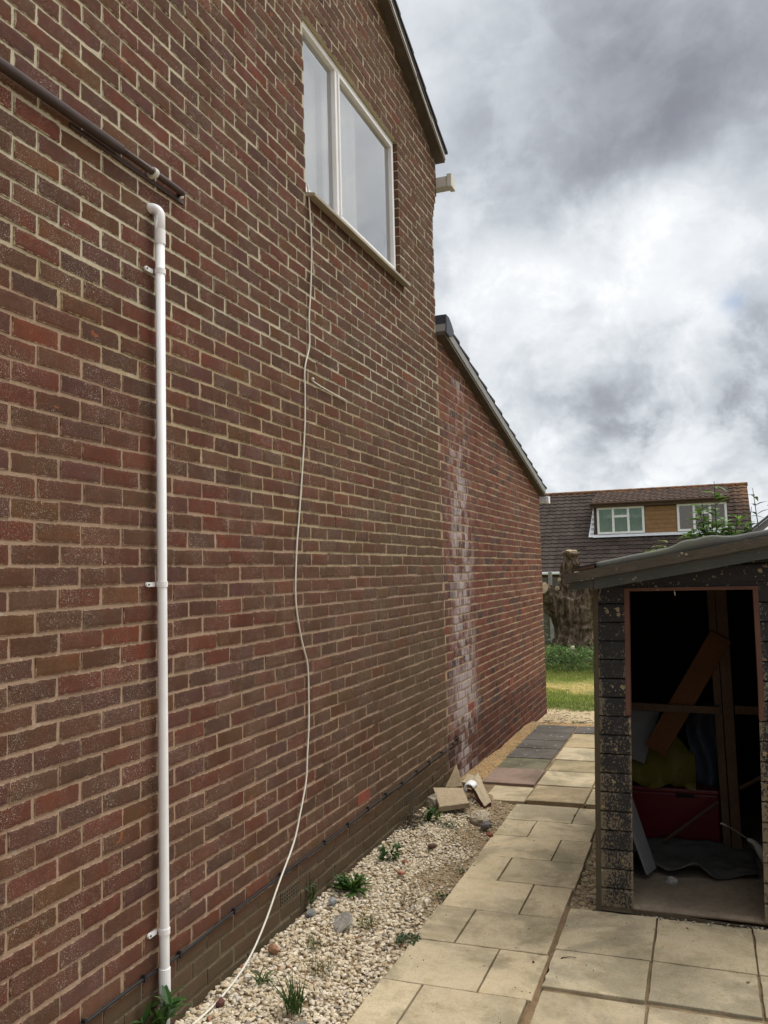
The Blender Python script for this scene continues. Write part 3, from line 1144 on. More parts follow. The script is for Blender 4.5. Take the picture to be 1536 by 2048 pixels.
# air bricks
def air_brick(y0, z0, w, h, mat, parent, slots, holes=False):
    mb = MB()
    x = WX + .001
    mb.box(x - .03, x - .012, y0, y0 + w, z0, z0 + h)
    t = .007
    mb.box(x - .012, x, y0, y0 + w, z0, z0 + t)
    mb.box(x - .012, x, y0, y0 + w, z0 + h - t, z0 + h)
    mb.box(x - .012, x, y0, y0 + t, z0 + t, z0 + h - t)
    mb.box(x - .012, x, y0 + w - t, y0 + w, z0 + t, z0 + h - t)
    n = slots
    for i in range(1, n):
        z = z0 + t + (h - 2 * t) * i / n
        mb.box(x - .012, x, y0 + t, y0 + w - t, z - .003, z + .003)
    if holes:
        for i in range(1, 8):
            y = y0 + w * i / 8
            mb.box(x - .0121, x + .0006, y - .006, y + .006, z0 + t, z0 + h - t)
    return mb.build('air_brick', mat, parent)


air_brick(4.985, 0.436, .205, .064, M['terracotta'], house, 5)['label'] = 'red terracotta louvred air brick'
air_brick(3.945, 0.211, .205, .064, M['brown_vent'], house, 3, True)
air_brick(5.895, 0.211, .205, .064, M['brown_vent'], house, 3, True)

# ------------------------------------------------------------------ extension
ext = empty('brick_extension', (WX, 9.4, 0.0), 'redder brick lean-to extension with sloping tiled roof and white salt stains', 'extension')
ES = 0.2145
ecl = [(ES, 1, 3.89 + ES * 7.188)]
EY1 = 11.80
mb = MB()
rng = random.Random(5)
ext_vents = [(7.68, 7.895, 0.58, 0.655), (9.48, 9.695, 0.58, 0.655)]
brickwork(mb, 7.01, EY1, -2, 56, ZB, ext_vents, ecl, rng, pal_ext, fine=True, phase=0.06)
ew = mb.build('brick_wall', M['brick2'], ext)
mb = MB()
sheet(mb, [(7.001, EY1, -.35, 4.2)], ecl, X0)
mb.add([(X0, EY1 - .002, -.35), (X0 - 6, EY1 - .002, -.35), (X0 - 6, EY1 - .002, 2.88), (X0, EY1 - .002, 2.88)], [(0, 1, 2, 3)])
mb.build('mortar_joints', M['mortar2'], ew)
air_brick(7.685, .586, .205, .064, M['terracotta'], ext, 5)
air_brick(9.485, .586, .205, .064, M['terracotta'], ext, 5)


def ez(y):
    return 3.89 - ES * (y - 7.188)


EX = -1.99
ya, yb = 7.0, 11.86
mb = MB()
mb.hexa([(X0 - 6, ya, ez(ya) + .0), (EX - .006, ya, ez(ya)), (EX - .006, yb, ez(yb)), (X0 - 6, yb, ez(yb)),
         (X0 - 6, ya, ez(ya) + .03), (EX - .006, ya, ez(ya) + .03), (EX - .006, yb, ez(yb) + .03), (X0 - 6, yb, ez(yb) + .03)])
er = MB()
n = 14
for i in range(n):
    y0_ = ya + .08 + (yb - ya - .03) * i / n
    y1_ = ya + .08 + (yb - ya - .03) * (i + 1) / n + .02
    er.hexa([(X0 - 6, y0_, ez(y0_) + .095), (EX + .012, y0_, ez(y0_) + .095), (EX + .012, y1_, ez(y1_) + .112), (X0 - 6, y1_, ez(y1_) + .112),
             (X0 - 6, y0_, ez(y0_) + .105), (EX + .012, y0_, ez(y0_) + .105), (EX + .012, y1_, ez(y1_) + .138), (X0 - 6, y1_, ez(y1_) + .138)])
ero = er.build('roof', M['roof_tile_dark'], ext)
mb.build('soffit_board', M['soffit'], ero)
mb = MB()
mb.hexa([(X0 - .4, ya, ez(ya) + .031), (EX, ya, ez(ya) + .031), (EX, yb, ez(yb) + .031), (X0 - .4, yb, ez(yb) + .031),
         (X0 - .4, ya, ez(ya) + .094), (EX + .006, ya, ez(ya) + .094), (EX + .006, yb, ez(yb) + .094), (X0 - .4, yb, ez(yb) + .094)])
mb.build('verge_trim', M['verge_grey'], ero)
mb = MB()
pts = [(7.002, 4.11), (7.10, 4.105), (7.17, 4.07), (7.24, 4.02), (7.24, 3.975), (7.10, 3.93), (7.002, 3.94)]
mb.prism([(EX + .016, y, z) for y, z in pts], (-1.5, 0, 0))
mb.build('lead_flashing', M['lead'], ero, bevel=.008)
mb = MB()
mb.box(X0 - 5.9, WX + .08, 11.87, 11.97, 2.795, 2.875)
gt = mb.build('gutter', M['upvc'], ext, bevel=.004)
mb = MB()
mb.box(WX + .0805, WX + .12, 11.86, 11.982, 2.785, 2.885)
mb.build('gutter_end_cap', M['upvc'], gt, bevel=.005)
mb = MB()
mb.prism([(X0 - 6, 7.0, -.3), (X0 - 6, 11.79, -.3), (X0 - 6, 11.79, 2.88), (X0 - 6, 7.0, 3.9)], (.01, 0, 0))
mb.build('rear_wall', M['plain_brick'], ext)


# ------------------------------------------------------------------ pipes and cables on the wall
PX, PY = -2.034, 2.90
pipe = empty('waste_pipe', (PX, PY, 0.05), 'white plastic waste pipe running straight down the brick wall to the gravel', 'drain pipe')
mb = MB()
mb.tube([(PX, PY, .0), (PX, PY, .45), (PX, PY, 1.6), (PX, PY, 3.30)], .0193, 20)
mb.build('pipe', M['upvc'], pipe, smooth=True)
mb = MB()
pts = [(PX, PY, 3.26), (PX, PY, 3.375)]
for a in range(0, 91, 15):
    pts.append((PX - .0 - .035 * (1 - math.cos(R(a))), PY - .012 * (1 - math.cos(R(a))), 3.375 + .035 * math.sin(R(a))))
pts.append((-2.09, PY - .02, 3.41))
mb.tube(pts, .0215, 20)
mb.build('elbow', M['upvc'], pipe, smooth=True)
mb = MB()
mb.tube([(PX, PY, .275), (PX, PY, .2751), (PX, PY, .365), (PX, PY, .3651)], [.0193, .0226, .0226, .0193], 20)
mb.build('coupling', M['upvc'], pipe, smooth=False)
mb = MB()
mb.tube([(PX, PY, 3.255), (PX, PY, 3.2551), (PX, PY, 3.315), (PX, PY, 3.3151)], [.0193, .0226, .0226, .0193], 20)
mb.build('coupling', M['upvc'], pipe, smooth=False)
for z in (3.14, 1.855, .505):
    mb = MB()
    mb.tube([(PX, PY, z - .011), (PX, PY, z - .0109), (PX, PY, z + .0109), (PX, PY, z + .011)], [.0195, .0224, .0224, .0195], 20)
    mb.box(-2.066, -2.058, PY - .058, PY - .015, z - .009, z + .009)
    mb.tube([(-2.066, PY - .058, z), (-2.057, PY - .058, z)], .0095, 12)
    br = mb.build('pipe_bracket', M['upvc'], pipe)
    mb = MB()
    mb.tube([(-2.0575, PY - .057, z), (-2.054, PY - .057, z)], .0042, 8)
    mb.build('screw', M['lead'], br)

op = empty('old_pipe', (-2.035, 2.0, 3.55), 'dark brown old pipe fixed level across the wall above the white pipe', 'drain pipe')
mb = MB()
mb.tube([(-2.042, -.2, 3.535), (-2.042, 1.4, 3.545), (-2.042, 2.66, 3.55)], .0195, 16)
mb.build('thick_pipe', M['old_pipe'], op, smooth=True)
mb = MB()
mb.tube([(-2.043, 2.6, 3.551), (-2.043, 3.07, 3.553), (-2.047, 3.085, 3.553), (-2.06, 3.09, 3.553), (-2.09, 3.092, 3.553)], .0145, 12)
mb.build('thin_pipe', M['old_pipe'], op, smooth=True)
mb = MB()
mb.box(-2.072, -2.062, 2.4, 3.12, 3.517, 3.536)
mb.build('fixing_batten', M['old_pipe'], op, bevel=.003)
mb = MB()
mb.tube([(-2.043, 2.86, 3.551), (-2.043, 2.8601, 3.551), (-2.043, 2.8849, 3.551), (-2.043, 2.885, 3.551)], [.0146, .021, .021, .0146], 16)
mb.box(-2.07, -2.05, 2.862, 2.883, 3.531, 3.571)
mb.build('pipe_clip', M['upvc_old'], op, bevel=.002)
mb = MB()
mb.rock((-2.045, 3.075, 3.53), .010, random.Random(2), (1, 1, 1, 0), jit=.2, sub=1)
mb.build('end_fixing', M['upvc_old'], op, smooth=True)


def catmull(pts, n=6):
    P_ = [Vector(p) for p in pts]
    P_ = [P_[0] * 2 - P_[1]] + P_ + [P_[-1] * 2 - P_[-2]]
    out = []
    for i in range(1, len(P_) - 2):
        for k in range(n):
            t = k / n
            p0, p1, p2, p3 = P_[i - 1], P_[i], P_[i + 1], P_[i + 2]
            out.append(0.5 * ((2 * p1) + (p2 - p0) * t + (2 * p0 - 5 * p1 + 4 * p2 - p3) * t * t + (3 * p1 - p0 - 3 * p2 + p3) * t * t * t))
    out.append(P_[-2])
    return out


yz = [(4.40, 4.16), (4.418, 4.07), (4.437, 3.9), (4.436, 3.723), (4.41, 3.5), (4.386, 3.349), (4.385, 3.2), (4.318, 3.05), (4.313, 2.9), (4.30, 2.693), (4.25, 2.405), (4.21, 2.2), (4.172, 2.014), (4.150, 1.744), (4.214, 1.524), (4.283, 1.382), (4.288, 1.2), (4.282, 1.056), (4.255, .9), (4.232, .771), (4.15, .62), (4.072, .502)]
pts = [(-2.06, y, z) for y, z in yz]
for p in range(len(pts)):
    k = max(0, (1.2 - pts[p][2]) / .7)
    pts[p] = (-2.06 + .02 * k, pts[p][1] * (1 - .008 * k), pts[p][2])
pts += [(-2.035, 3.86, .36), (-2.03, 3.69, .22), (-2.026, 3.52, .125), (-2.0, 3.28, .10), (-1.99, 3.08, .098), (-2.0, 2.9, .10), (-2.03, 2.6, .10)]
mb = MB()
mb.tube(catmull(pts, 5), .0048, 8)
mb.build('cable', M['cable_white'], smooth=True, origin=pts[-1], label='thin white cable hanging from the window sill down the wall onto the gravel', cat='cable')
mb = MB()
mb.tube(catmull([(-2.06, 4.41, 3.002), (-2.058, 4.45, 2.992), (-2.061, 4.6, 2.985), (-2.062, 4.92, 2.975)], 4), .004, 7)
mb.rock((-2.055, 4.41, 3.006), .011, random.Random(4), (1, 1, 1, 0), jit=.1)
mb.build('cable_stub', M['cable_white'], smooth=True, origin=(-2.06, 4.41, 3.0), label='short white cable end clipped in a mortar joint below the window', cat='cable')
bp = [(2.0, .358), (2.2, .36), (2.466, .363), (2.801, .364), (3.036, .354), (3.465, .366), (3.919, .371), (4.452, .374), (4.791, .375), (5.117, .384), (5.446, .388), (5.776, .383), (6.106, .392), (6.416, .394), (6.756, .397), (7.097, .398), (7.235, .405), (7.262, .43), (7.20, .456)]
bcab = empty('black_cable', (-2.06, 4.5, .37), 'black cable clipped along the foot of the brick wall', 'cable')
mb = MB()
mb.tube(catmull([(-2.058, y, z) for y, z in bp], 5), .0062, 8)
mb.build('cable_run', M['cable_black'], bcab, smooth=True)
for y, z in bp[1:-2]:
    mb = MB()
    mb.box(-2.066, -2.049, y - .006, y + .006, z - .010, z + .013)
    mb.tube([(-2.064, y, z + .013), (-2.050, y, z + .013)], .004, 6)
    mb.build('cable_clip', M['cable_black'], bcab)

# ------------------------------------------------------------------ path and patio
rng = random.Random(21)
path = empty('path', (-1.1, 6.5, 0.03), None, None, kind='structure')
patio = empty('patio', (-.2, 4.0, 0.03), None, None, kind='structure')
TAN = (0.55, 0.455, 0.305)


def slab(x0, x1, y0, y1, root, c=TAN, z=0.05, a=0.0, tilt=None, label=None, gap=0.004, gy=0.0016):
    t = tilt or (rng.uniform(-.003, .003), rng.uniform(-.003, .003))
    k = rng.uniform(.86, 1.10)
    w = rng.uniform(-.02, .02)
    c = (c[0] * k, c[1] * k * (1 + w * .5), c[2] * k * (1 + w))
    mb = MB()
    x0, x1, y0, y1 = x0 + gap * rng.uniform(.3, 1.5), x1 - gap * rng.uniform(.3, 1.5), y0 + gy * rng.uniform(.5, 1.8), y1 - gy * rng.uniform(.5, 1.8)
    # outline with slightly chipped edges
    pts = []
    for (ax, ay, bx, by) in ((x0, y0, x1, y0), (x1, y0, x1, y1), (x1, y1, x0, y1), (x0, y1, x0, y0)):
        n = 8
        for i in range(n):
            f = i / n
            j = rng.uniform(0, .0025) + (rng.uniform(.002, .009) if rng.random() < .07 else 0)
            px, py = ax + (bx - ax) * f, ay + (by - ay) * f
            dx_, dy_ = (x0 + x1) / 2 - px, (y0 + y1) / 2 - py
            l = math.hypot(dx_, dy_)
            pts.append((px + dx_ / l * j, py + dy_ / l * j))
    cx_, cy_ = (x0 + x1) / 2, (y0 + y1) / 2

    def zz(p):
        return z + t[0] * (p[0] - cx_) / .45 + t[1] * (p[1] - cy_) / .45
    n = len(pts)
    v = [(p[0], p[1], zz(p) - .045) for p in pts] + [(p[0], p[1], zz(p) - .0025) for p in pts]
    ins = [(cx_ + (p[0] - cx_) * .991, cy_ + (p[1] - cy_) * .991) for p in pts]
    v += [(p[0], p[1], zz(p)) for p in ins]
    f = [(i, (i + 1) % n, n + (i + 1) % n, n + i) for i in range(n)]
    f += [(n + i, n + (i + 1) % n, 2 * n + (i + 1) % n, 2 * n + i) for i in range(n)]
    f.append(tuple(range(2 * n, 3 * n)))
    mb.add(v, f, (*c, a))
    o = mb.build('paving_slab', M['slab'], root)
    if label:
        o['label'] = label
    return o


XL, XR = -1.442, -0.775
ys = [6.72, 6.30, 5.91, 5.475, 5.05, 4.60, 4.165, 3.715, 3.27, 2.82, 2.37, 1.92, 1.47]
joint = [-.965, -1.21, -.975, -1.22, -1.0, -1.235, -1.005, -1.25, -1.0, -1.24, -1.0, -1.24]
for i in range(len(ys) - 1):
    xl = XL + rng.uniform(-.012, .012)
    xr = XR + rng.uniform(-.012, .012)
    slab(xl, joint[i], ys[i + 1], ys[i], path)
    slab(joint[i], xr, ys[i + 1], ys[i], path)
# beyond the break: newer tan slabs on the right, old dark ones on the left
slab(-1.74, -1.40, 6.80, 7.24, path, z=.046)
slab(-1.395, -.935, 6.81, 7.30, path, z=.058, c=(.46, .355, .22))
slab(-.93, -.60, 6.81, 7.30, path, z=.056)
slab(-1.875, -1.41, 7.30, 7.84, path, c=(.28, .195, .15), z=.06, label='pinkish brown paving slab')
slab(-1.40, -.94, 7.34, 7.84, path, z=.055)
slab(-.935, -.60, 7.34, 7.84, path, z=.055)
slab(-1.88, -1.43, 7.86, 8.33, path, c=(.165, .15, .095), a=.8, z=.05, label='mossy dark green paving slab')
slab(-1.40, -.94, 7.87, 8.33, path, c=(.42, .34, .205), z=.05)
slab(-.935, -.60, 7.87, 8.33, path, z=.05)
for (y0_, y1_) in ((8.345, 8.80), (8.81, 9.24), (9.25, 9.70), (9.71, 10.12)):
    slab(-1.885, -1.435, y0_, y1_, path, c=(.125, .110, .098), a=1.0, z=.05, label=None)
slab(-1.415, -.94, 8.345, 8.93, path, z=.05)
slab(-1.415, -.94, 8.94, 9.68, path, z=.05, c=(.50, .40, .245))
slab(-.935, -.60, 8.345, 8.93, path, z=.05)
slab(-1.425, -.95, 9.71, 10.12, path, c=(.125, .110, .102), a=1.0, z=.05)
slab(-.94, -.60, 9.0, 10.12, path, c=(.125, .110, .102), a=.8, z=.05)
# patio slabs in front of the shed
rowsP = [(4.25, 4.765), (3.862, 4.242), (3.40, 3.835), (2.95, 3.39), (2.5, 2.94), (2.05, 2.49), (1.6, 2.04)]
for r_, (y0_, y1_) in enumerate(rowsP):
    xs = [-.755, -.305, .152, .605, 1.06, 1.5] if r_ < 2 else [-.750 - .0 * r_, -.300, .155, .61, 1.06, 1.5]
    for i in range(len(xs) - 1):
        gp = .003 if r_ < 2 else .006
        slab(xs[i], xs[i + 1] - (.006 if r_ == 1 else 0), y0_, y1_, patio, gap=gp, z=.05 if r_ < 2 else .042, c=(TAN[0] * .97, TAN[1] * .98, TAN[2] * 1.0))

# ------------------------------------------------------------------ gravel
STONES = [((0.60, 0.51, 0.37), 8), ((0.66, 0.58, 0.45), 7), ((0.52, 0.42, 0.28), 5), ((0.42, 0.33, 0.22), 2), ((0.70, 0.64, 0.54), 3), ((0.28, 0.25, 0.22), .45), ((0.32, 0.16, 0.10), .15)]


def stonec(rng):
    c = rng.choices([p[0] for p in STONES], [p[1] for p in STONES])[0]
    k = rng.uniform(.8, 1.15)
    return (c[0] * k, c[1] * k, c[2] * k, 0)


rng = random.Random(8)
mb = MB()
cnt = 0
for _ in range(16000):
    y = 2.3 + 4.35 * rng.random() ** 1.15
    x = rng.uniform(-2.068, -1.43)
    n = fbm(x * 4 + 2, y * 2.2, 3)
    bare = smooth(4.7, 5.4, y + 1.4 * (n - .5)) * smooth(-1.74, -1.50, x + .5 * (n - .5))
    near = smooth(-1.60, -1.46, x) * (.35 + .4 * (n > .5))
    keep = (1 - .88 * bare) * (1 - near)
    if y > 6.1:
        keep *= .55
    if rng.random() > keep:
        continue
    r = rng.uniform(.0055, .0125) * (1.12 if bare < .4 else .75)
    lift = rng.choice((0, 0, .004, .010)) if bare < .5 else 0
    mb.rock((x, y, ground_h(x, y) + r * .28 + lift), r, rng, stonec(rng), (rng.uniform(.9, 1.45), rng.uniform(.7, 1.0), rng.uniform(.45, .8)), .32)
    cnt += 1
mb.build('gravel', M['stone'], kind='stuff')
# grit and pebbles along the path edges, by the shed and in the joints
mb = MB()
for _ in range(6200):
    k = rng.random()
    if rng.random() < .3:
        k = .1
        x, y = rng.uniform(-1.8, -1.43), rng.uniform(4.4, 6.7)
    elif k < .42:
        x, y = rng.uniform(-.775, -.615), rng.uniform(4.77, 6.7)
    elif k < .62:
        x, y = -.765 + rng.gauss(0, .012), rng.uniform(2.4, 4.8)
    elif k < .8:
        x, y = rng.uniform(-2.06, -1.88), rng.uniform(6.9, 11.7)
    elif k < .9:
        x, y = rng.uniform(-2.0, -1.0), rng.uniform(10.15, 12.3)
    else:
        x, y = rng.uniform(-1.7, -.7), 6.76 + rng.gauss(0, .03)
    r = rng.uniform(.002, .008) * (1.5 if k < .3 else 1)
    if .1 < k < .42 and rng.random() < .05:
        r = rng.uniform(.012, .03)
    c = stonec(rng)
    f_ = .75 if k > .42 else .6
    mb.rock((x, y, ground_h(x, y) + r * .3), r, rng, (c[0] * f_, c[1] * f_ * .95, c[2] * f_ * .85, 0), (1.2, .9, .7), .25)
mb.build('grit', M['stone'], kind='stuff')
# crumbs, grit and bits trodden over the slabs
mb = MB()
for _ in range(300):
    if rng.random() < .55:
        x, y = rng.uniform(-1.43, -.79), rng.uniform(2.6, 6.65)
        if rng.random() < .5:
            x = rng.choice((-1.425, -.80)) + rng.gauss(0, .035)
    else:
        x, y = rng.uniform(-.74, .6), 4.75 - abs(rng.gauss(0, .6))
    r = rng.uniform(.001, .0032) if rng.random() < .95 else rng.uniform(.004, .007)
    c = rng.choice([(.10, .075, .05), (.22, .16, .10), (.45, .38, .28), (.06, .05, .04), (.30, .14, .09)])
    mb.rock((x, y, .052 + r * .3), r, rng, (*c, 0), (1.3, .9, .6), .3)
mb.build('crumbs', M['stone'], kind='stuff')
mb = MB()
mb.tube([(-.700, 4.150, .054), (-.665, 4.162, .057), (-.638, 4.166, .055)], [.0022, .0016, .001], 5, (.03, .022, .018, 0))
mb.tube([(-.700, 4.150, .054), (-.706, 4.141, .053)], [.0032, .002], 5, (.03, .022, .018, 0))
mb.build('twig', M['stone'], origin=(-.70, 4.15, .05), label='small dark twig lying on the pale slab in front of the shed', cat='twig')
# dirt filling the joints between the slabs
for (xa_, xb_, ya_, yb_, zj, sd_) in ((-1.43, -.79, 1.5, 6.70, .030, 1), (-.74, 1.48, 1.62, 4.74, .034, 2), (-1.86, -.62, 6.84, 10.08, .036, 3)):
    mb = MB()
    nxj, nyj = int((xb_ - xa_) / .02), int((yb_ - ya_) / .025)
    vs, cs = [], []
    for j in range(nyj + 1):
        for i in range(nxj + 1):
            x, y = xa_ + (xb_ - xa_) * i / nxj, ya_ + (yb_ - ya_) * j / nyj
            vs.append((x, y, zj + .012 * (fbm(x * 9 + sd_, y * 9) - .5)))
            k = .55 + .8 * fbm(x * 14, y * 14 + sd_)
            cs.append((.26 * k, .19 * k, .115 * k, 0))
    fs = [(j * (nxj + 1) + i, j * (nxj + 1) + i + 1, (j + 1) * (nxj + 1) + i + 1, (j + 1) * (nxj + 1) + i) for j in range(nyj) for i in range(nxj)]
    mb.add(vs, fs, cs)
    mb.build('joint_dirt', M['soil'], smooth=True, kind='stuff')
# dirt packed in the wide joint between path and patio
mb = MB()
n = 40
vs, cs = [], []
for i in range(n + 1):
    y = 2.3 + (4.80 - 2.3) * i / n
    wv = .010 * math.sin(y * 9)
    w = .012 + .010 * fbm(y * 7, 1.0) + .012 * smooth(3.9, 3.3, y)
    for dx_ in (-1, -.4, .3, 1):
        vs.append((-.764 + wv * .4 + dx_ * w, y, .040 + .012 * fbm(y * 20, dx_ * 3) - abs(dx_) * .006))
        k = .8 + .5 * fbm(y * 14, dx_ * 2 + 3)
        cs.append((.22 * k, .15 * k, .085 * k, 0))
fs = [(4 * i + k, 4 * i + k + 1, 4 * i + 5 + k, 4 * i + 4 + k) for i in range(n) for k in range(3)]
mb.add(vs, fs, cs)
mb.build('joint_dirt', M['soil'], smooth=True, kind='stuff')


# ------------------------------------------------------------------ rubble by the wall
def chunk(name, poly, th, mat, label, cat, c, origin, group=None, jit=.004, seed=0, pink=None):
    """broken flat piece: poly = top outline (3d points), thickness along its normal"""
    rg = random.Random(seed)
    P_ = [Vector(p) for p in poly]
    nrm = (P_[1] - P_[0]).cross(P_[2] - P_[0]).normalized()
    if nrm.z < 0:
        nrm = -nrm
        P_ = P_[::-1]
    cen = sum(P_, Vector()) / len(P_)
    pts = []
    for i in range(len(P_)):
        a, b = P_[i], P_[(i + 1) % len(P_)]
        m = max(2, int((b - a).length / .03))
        for k in range(m):
            q = a.lerp(b, k / m)
            pts.append(q + (cen - q).normalized() * rg.uniform(0, jit * 2))
    n = len(pts)
    low = [q - nrm * th + Vector((rg.uniform(-jit, jit), rg.uniform(-jit, jit), 0)) for q in pts]
    ins = [cen + (q - cen) * .965 + nrm * .002 for q in pts]
    v = [tuple(q) for q in low] + [tuple(q - nrm * .003) for q in pts] + [tuple(q) for q in ins]
    f = [tuple(range(n))[::-1]]
    for r_ in range(2):
        f += [(r_ * n + i, r_ * n + (i + 1) % n, (r_ + 1) * n + (i + 1) % n, (r_ + 1) * n + i) for i in range(n)]
    f.append(tuple(range(2 * n, 3 * n)))
    mb = MB()
    side = pink or tuple(k * .8 for k in c)
    mb.add(v, f, [(*side, 0)] * (n) + [(*side, 0)] * n + [(*c, 0)] * n)
    return mb.build(name, M[mat], origin=origin, label=label, cat=cat, group=group)


chunk('loose_slab', [(-1.896, 6.115, .15), (-1.704, 6.276, .15), (-1.86, 6.66, .16), (-2.045, 6.45, .20)], .036, 'rubble', 'tan paving slab lying loose and flat on the rubble against the wall', 'paving slab', (.41, .325, .215), (-1.84, 6.4, .1), seed=1)
chunk('slab_fragment', [(-2.03, 6.72, .13), (-1.88, 6.72, .15), (-1.98, 6.90, .29)], .03, 'rubble', 'small triangular tan slab piece leaning on the wall behind the loose slab', 'slab piece', (.38, .30, .19), (-1.96, 6.75, .08), seed=2)
chunk('slab_fragment', [(-1.795, 6.90, .235), (-1.615, 6.60, .075), (-1.655, 6.52, .06), (-1.80, 6.66, .20)], .035, 'rubble', 'tilted broken slab with dark red edge leaning beside the path', 'slab piece', (.45, .37, .255), (-1.7, 6.7, .06), seed=3, pink=(.16, .06, .05))
chunk('slab_fragment', [(-1.93, 6.86, .15), (-1.80, 6.86, .14), (-1.80, 7.02, .16), (-1.92, 7.04, .18)], .04, 'rubble', 'pale slab lump half buried between wall and red edged piece', 'slab piece', (.42, .35, .24), (-1.87, 6.95, .08), seed=4)
# shard of a broken white cup
mb = MB()
vs, fs = [], []
m_, n_ = 9, 5
cupc = Vector((-1.80, 6.66, .155))
for i in range(m_):
    an = R(20 + 195 * i / (m_ - 1))
    for k in range(n_):
        rr = .042 + .012 * k / (n_ - 1) + .003 * math.sin(k)
        vs.append(tuple(cupc + Vector((math.cos(an) * rr * .9, (k / (n_ - 1) - .5) * .10, math.sin(an) * rr))))
for i in range(m_ - 1):
    for k in range(n_ - 1):
        fs.append((i * n_ + k, (i + 1) * n_ + k, (i + 1) * n_ + k + 1, i * n_ + k + 1))
mb.add(vs, fs)
o = mb.build('broken_cup', M['upvc'], smooth=True, origin=tuple(cupc), label='curved white shard of a broken cup beside the red edged slab piece', cat='cup')
sd = o.modifiers.new('wall', 'SOLIDIFY')
sd.thickness = .006


def stone(name, c, r, colr, label, cat, sq=(1, .9, .7), seed=0, sub=2, jit=.12, group=None, mat='rubble'):
    rg = random.Random(seed)
    mb = MB()
    mb.rock(c, r, rg, (*colr, 0), sq, .16, 1)
    # knock it about at a finer scale
    o = mb.build(name, M[mat], origin=(c[0], c[1], c[2] - r * .5), label=label, cat=cat, group=group)
    s_ = o.modifiers.new('sub', 'SUBSURF')
    s_.levels = s_.render_levels = 1
    s_.subdivision_type = 'SIMPLE'
    tx = bpy.data.textures.get('lumps') or bpy.data.textures.new('lumps', 'CLOUDS')
    tx.noise_scale = .03
    dm = o.modifiers.new('lumps', 'DISPLACE')
    dm.texture = tx
    dm.strength = r * .35
    return o


stone('concrete_lump', (-1.61, 6.22, .065), .075, (.42, .36, .27), 'rough broken concrete lump in front of the loose slab', 'rubble', (1.4, 1.05, .62), 3)
stone('stone', (-1.53, 6.05, .065), .036, (.17, .15, .14), 'grey stone in front of the broken concrete lump', 'stone', (1.3, .9, .8), 5)
stone('stone', (-1.985, 6.30, .125), .055, (.38, .33, .25), 'knobbly pale stone wedged between wall and loose slab', 'stone', (.8, 1.1, 1.2), 6)
stone('mortar_lump', (-1.85, 4.13, .078), .085, (.27, .25, .22), 'flat grey lump of old mortar sunk in the gravel', 'rubble', (1.5, 1.15, .20), 7)
stone('flint', (-1.955, 4.32, .115), .026, (.28, .29, .30), 'blue grey flint on the gravel beside the dandelion', 'stone', (1.2, .9, .8), 8)
stone('flint', (-2.01, 4.16, .105), .026, (.20, .20, .20), 'small dark flint at the wall foot by the mortar lump', 'stone', (1.2, .9, .8), 18)
stone('stone', (-1.99, 3.71, .112), .026, (.36, .20, .12), 'smooth orange brown stone on the gravel at the wall foot', 'stone', (1.4, .8, .75), 9)
stone('brick_bit', (-1.745, 5.44, .085), .022, (.12, .065, .055), 'dark red brick bit on the gravel between the feathery weed and the path', 'brick bit', (1.3, .8, .7), 10)
stone('brick_bit', (-1.765, 4.89, .095), .020, (.40, .15, .085), 'thin orange brick bit on the pale gravel', 'brick bit', (1.5, .8, .5), 11)
stone('brick_bit', (-1.80, 5.07, .10), .017, (.40, .20, .13), 'pinkish brick bit beside the small leafy weed', 'brick bit', (1.2, .8, .8), 12)
stone('brick_bit', (-1.97, 3.20, .105), .022, (.14, .06, .055), 'dark red brick bit under the white cable', 'brick bit', (1, .8, .9), 13)
stone('mortar_lump', (-1.60, 3.16, .055), .065, (.23, .21, .18), 'grey mortar lump at the foot of the grass clump', 'rubble', (1.3, .9, .4), 14)
stone('brick_bit', (-1.455, 5.86, .06), .024, (.30, .12, .08), 'red brick bit at the edge of the path', 'brick bit', (1.2, .8, .6), 15)
# dark dead leaves and twigs heaped at the wall foot
mb = MB()
rg = random.Random(31)
for i in range(260):
    x, y = -2.055 + abs(rg.gauss(0, .07)), 5.85 + rg.gauss(0, .14)
    z = .085 + rg.random() ** 2 * .10 * math.exp(-((y - 5.9) / .2) ** 2)
    k = rg.uniform(.5, 1.2)
    mb.leaf((x, y, z), (rg.uniform(-1, 1), rg.uniform(-1, 1), rg.uniform(-.3, .6)), rg.uniform(.02, .06), rg.uniform(.006, .02), (.085 * k, .058 * k, .034 * k), .6, .2, rg)
mb.build('dead_leaves', M['leaf'], kind='stuff')


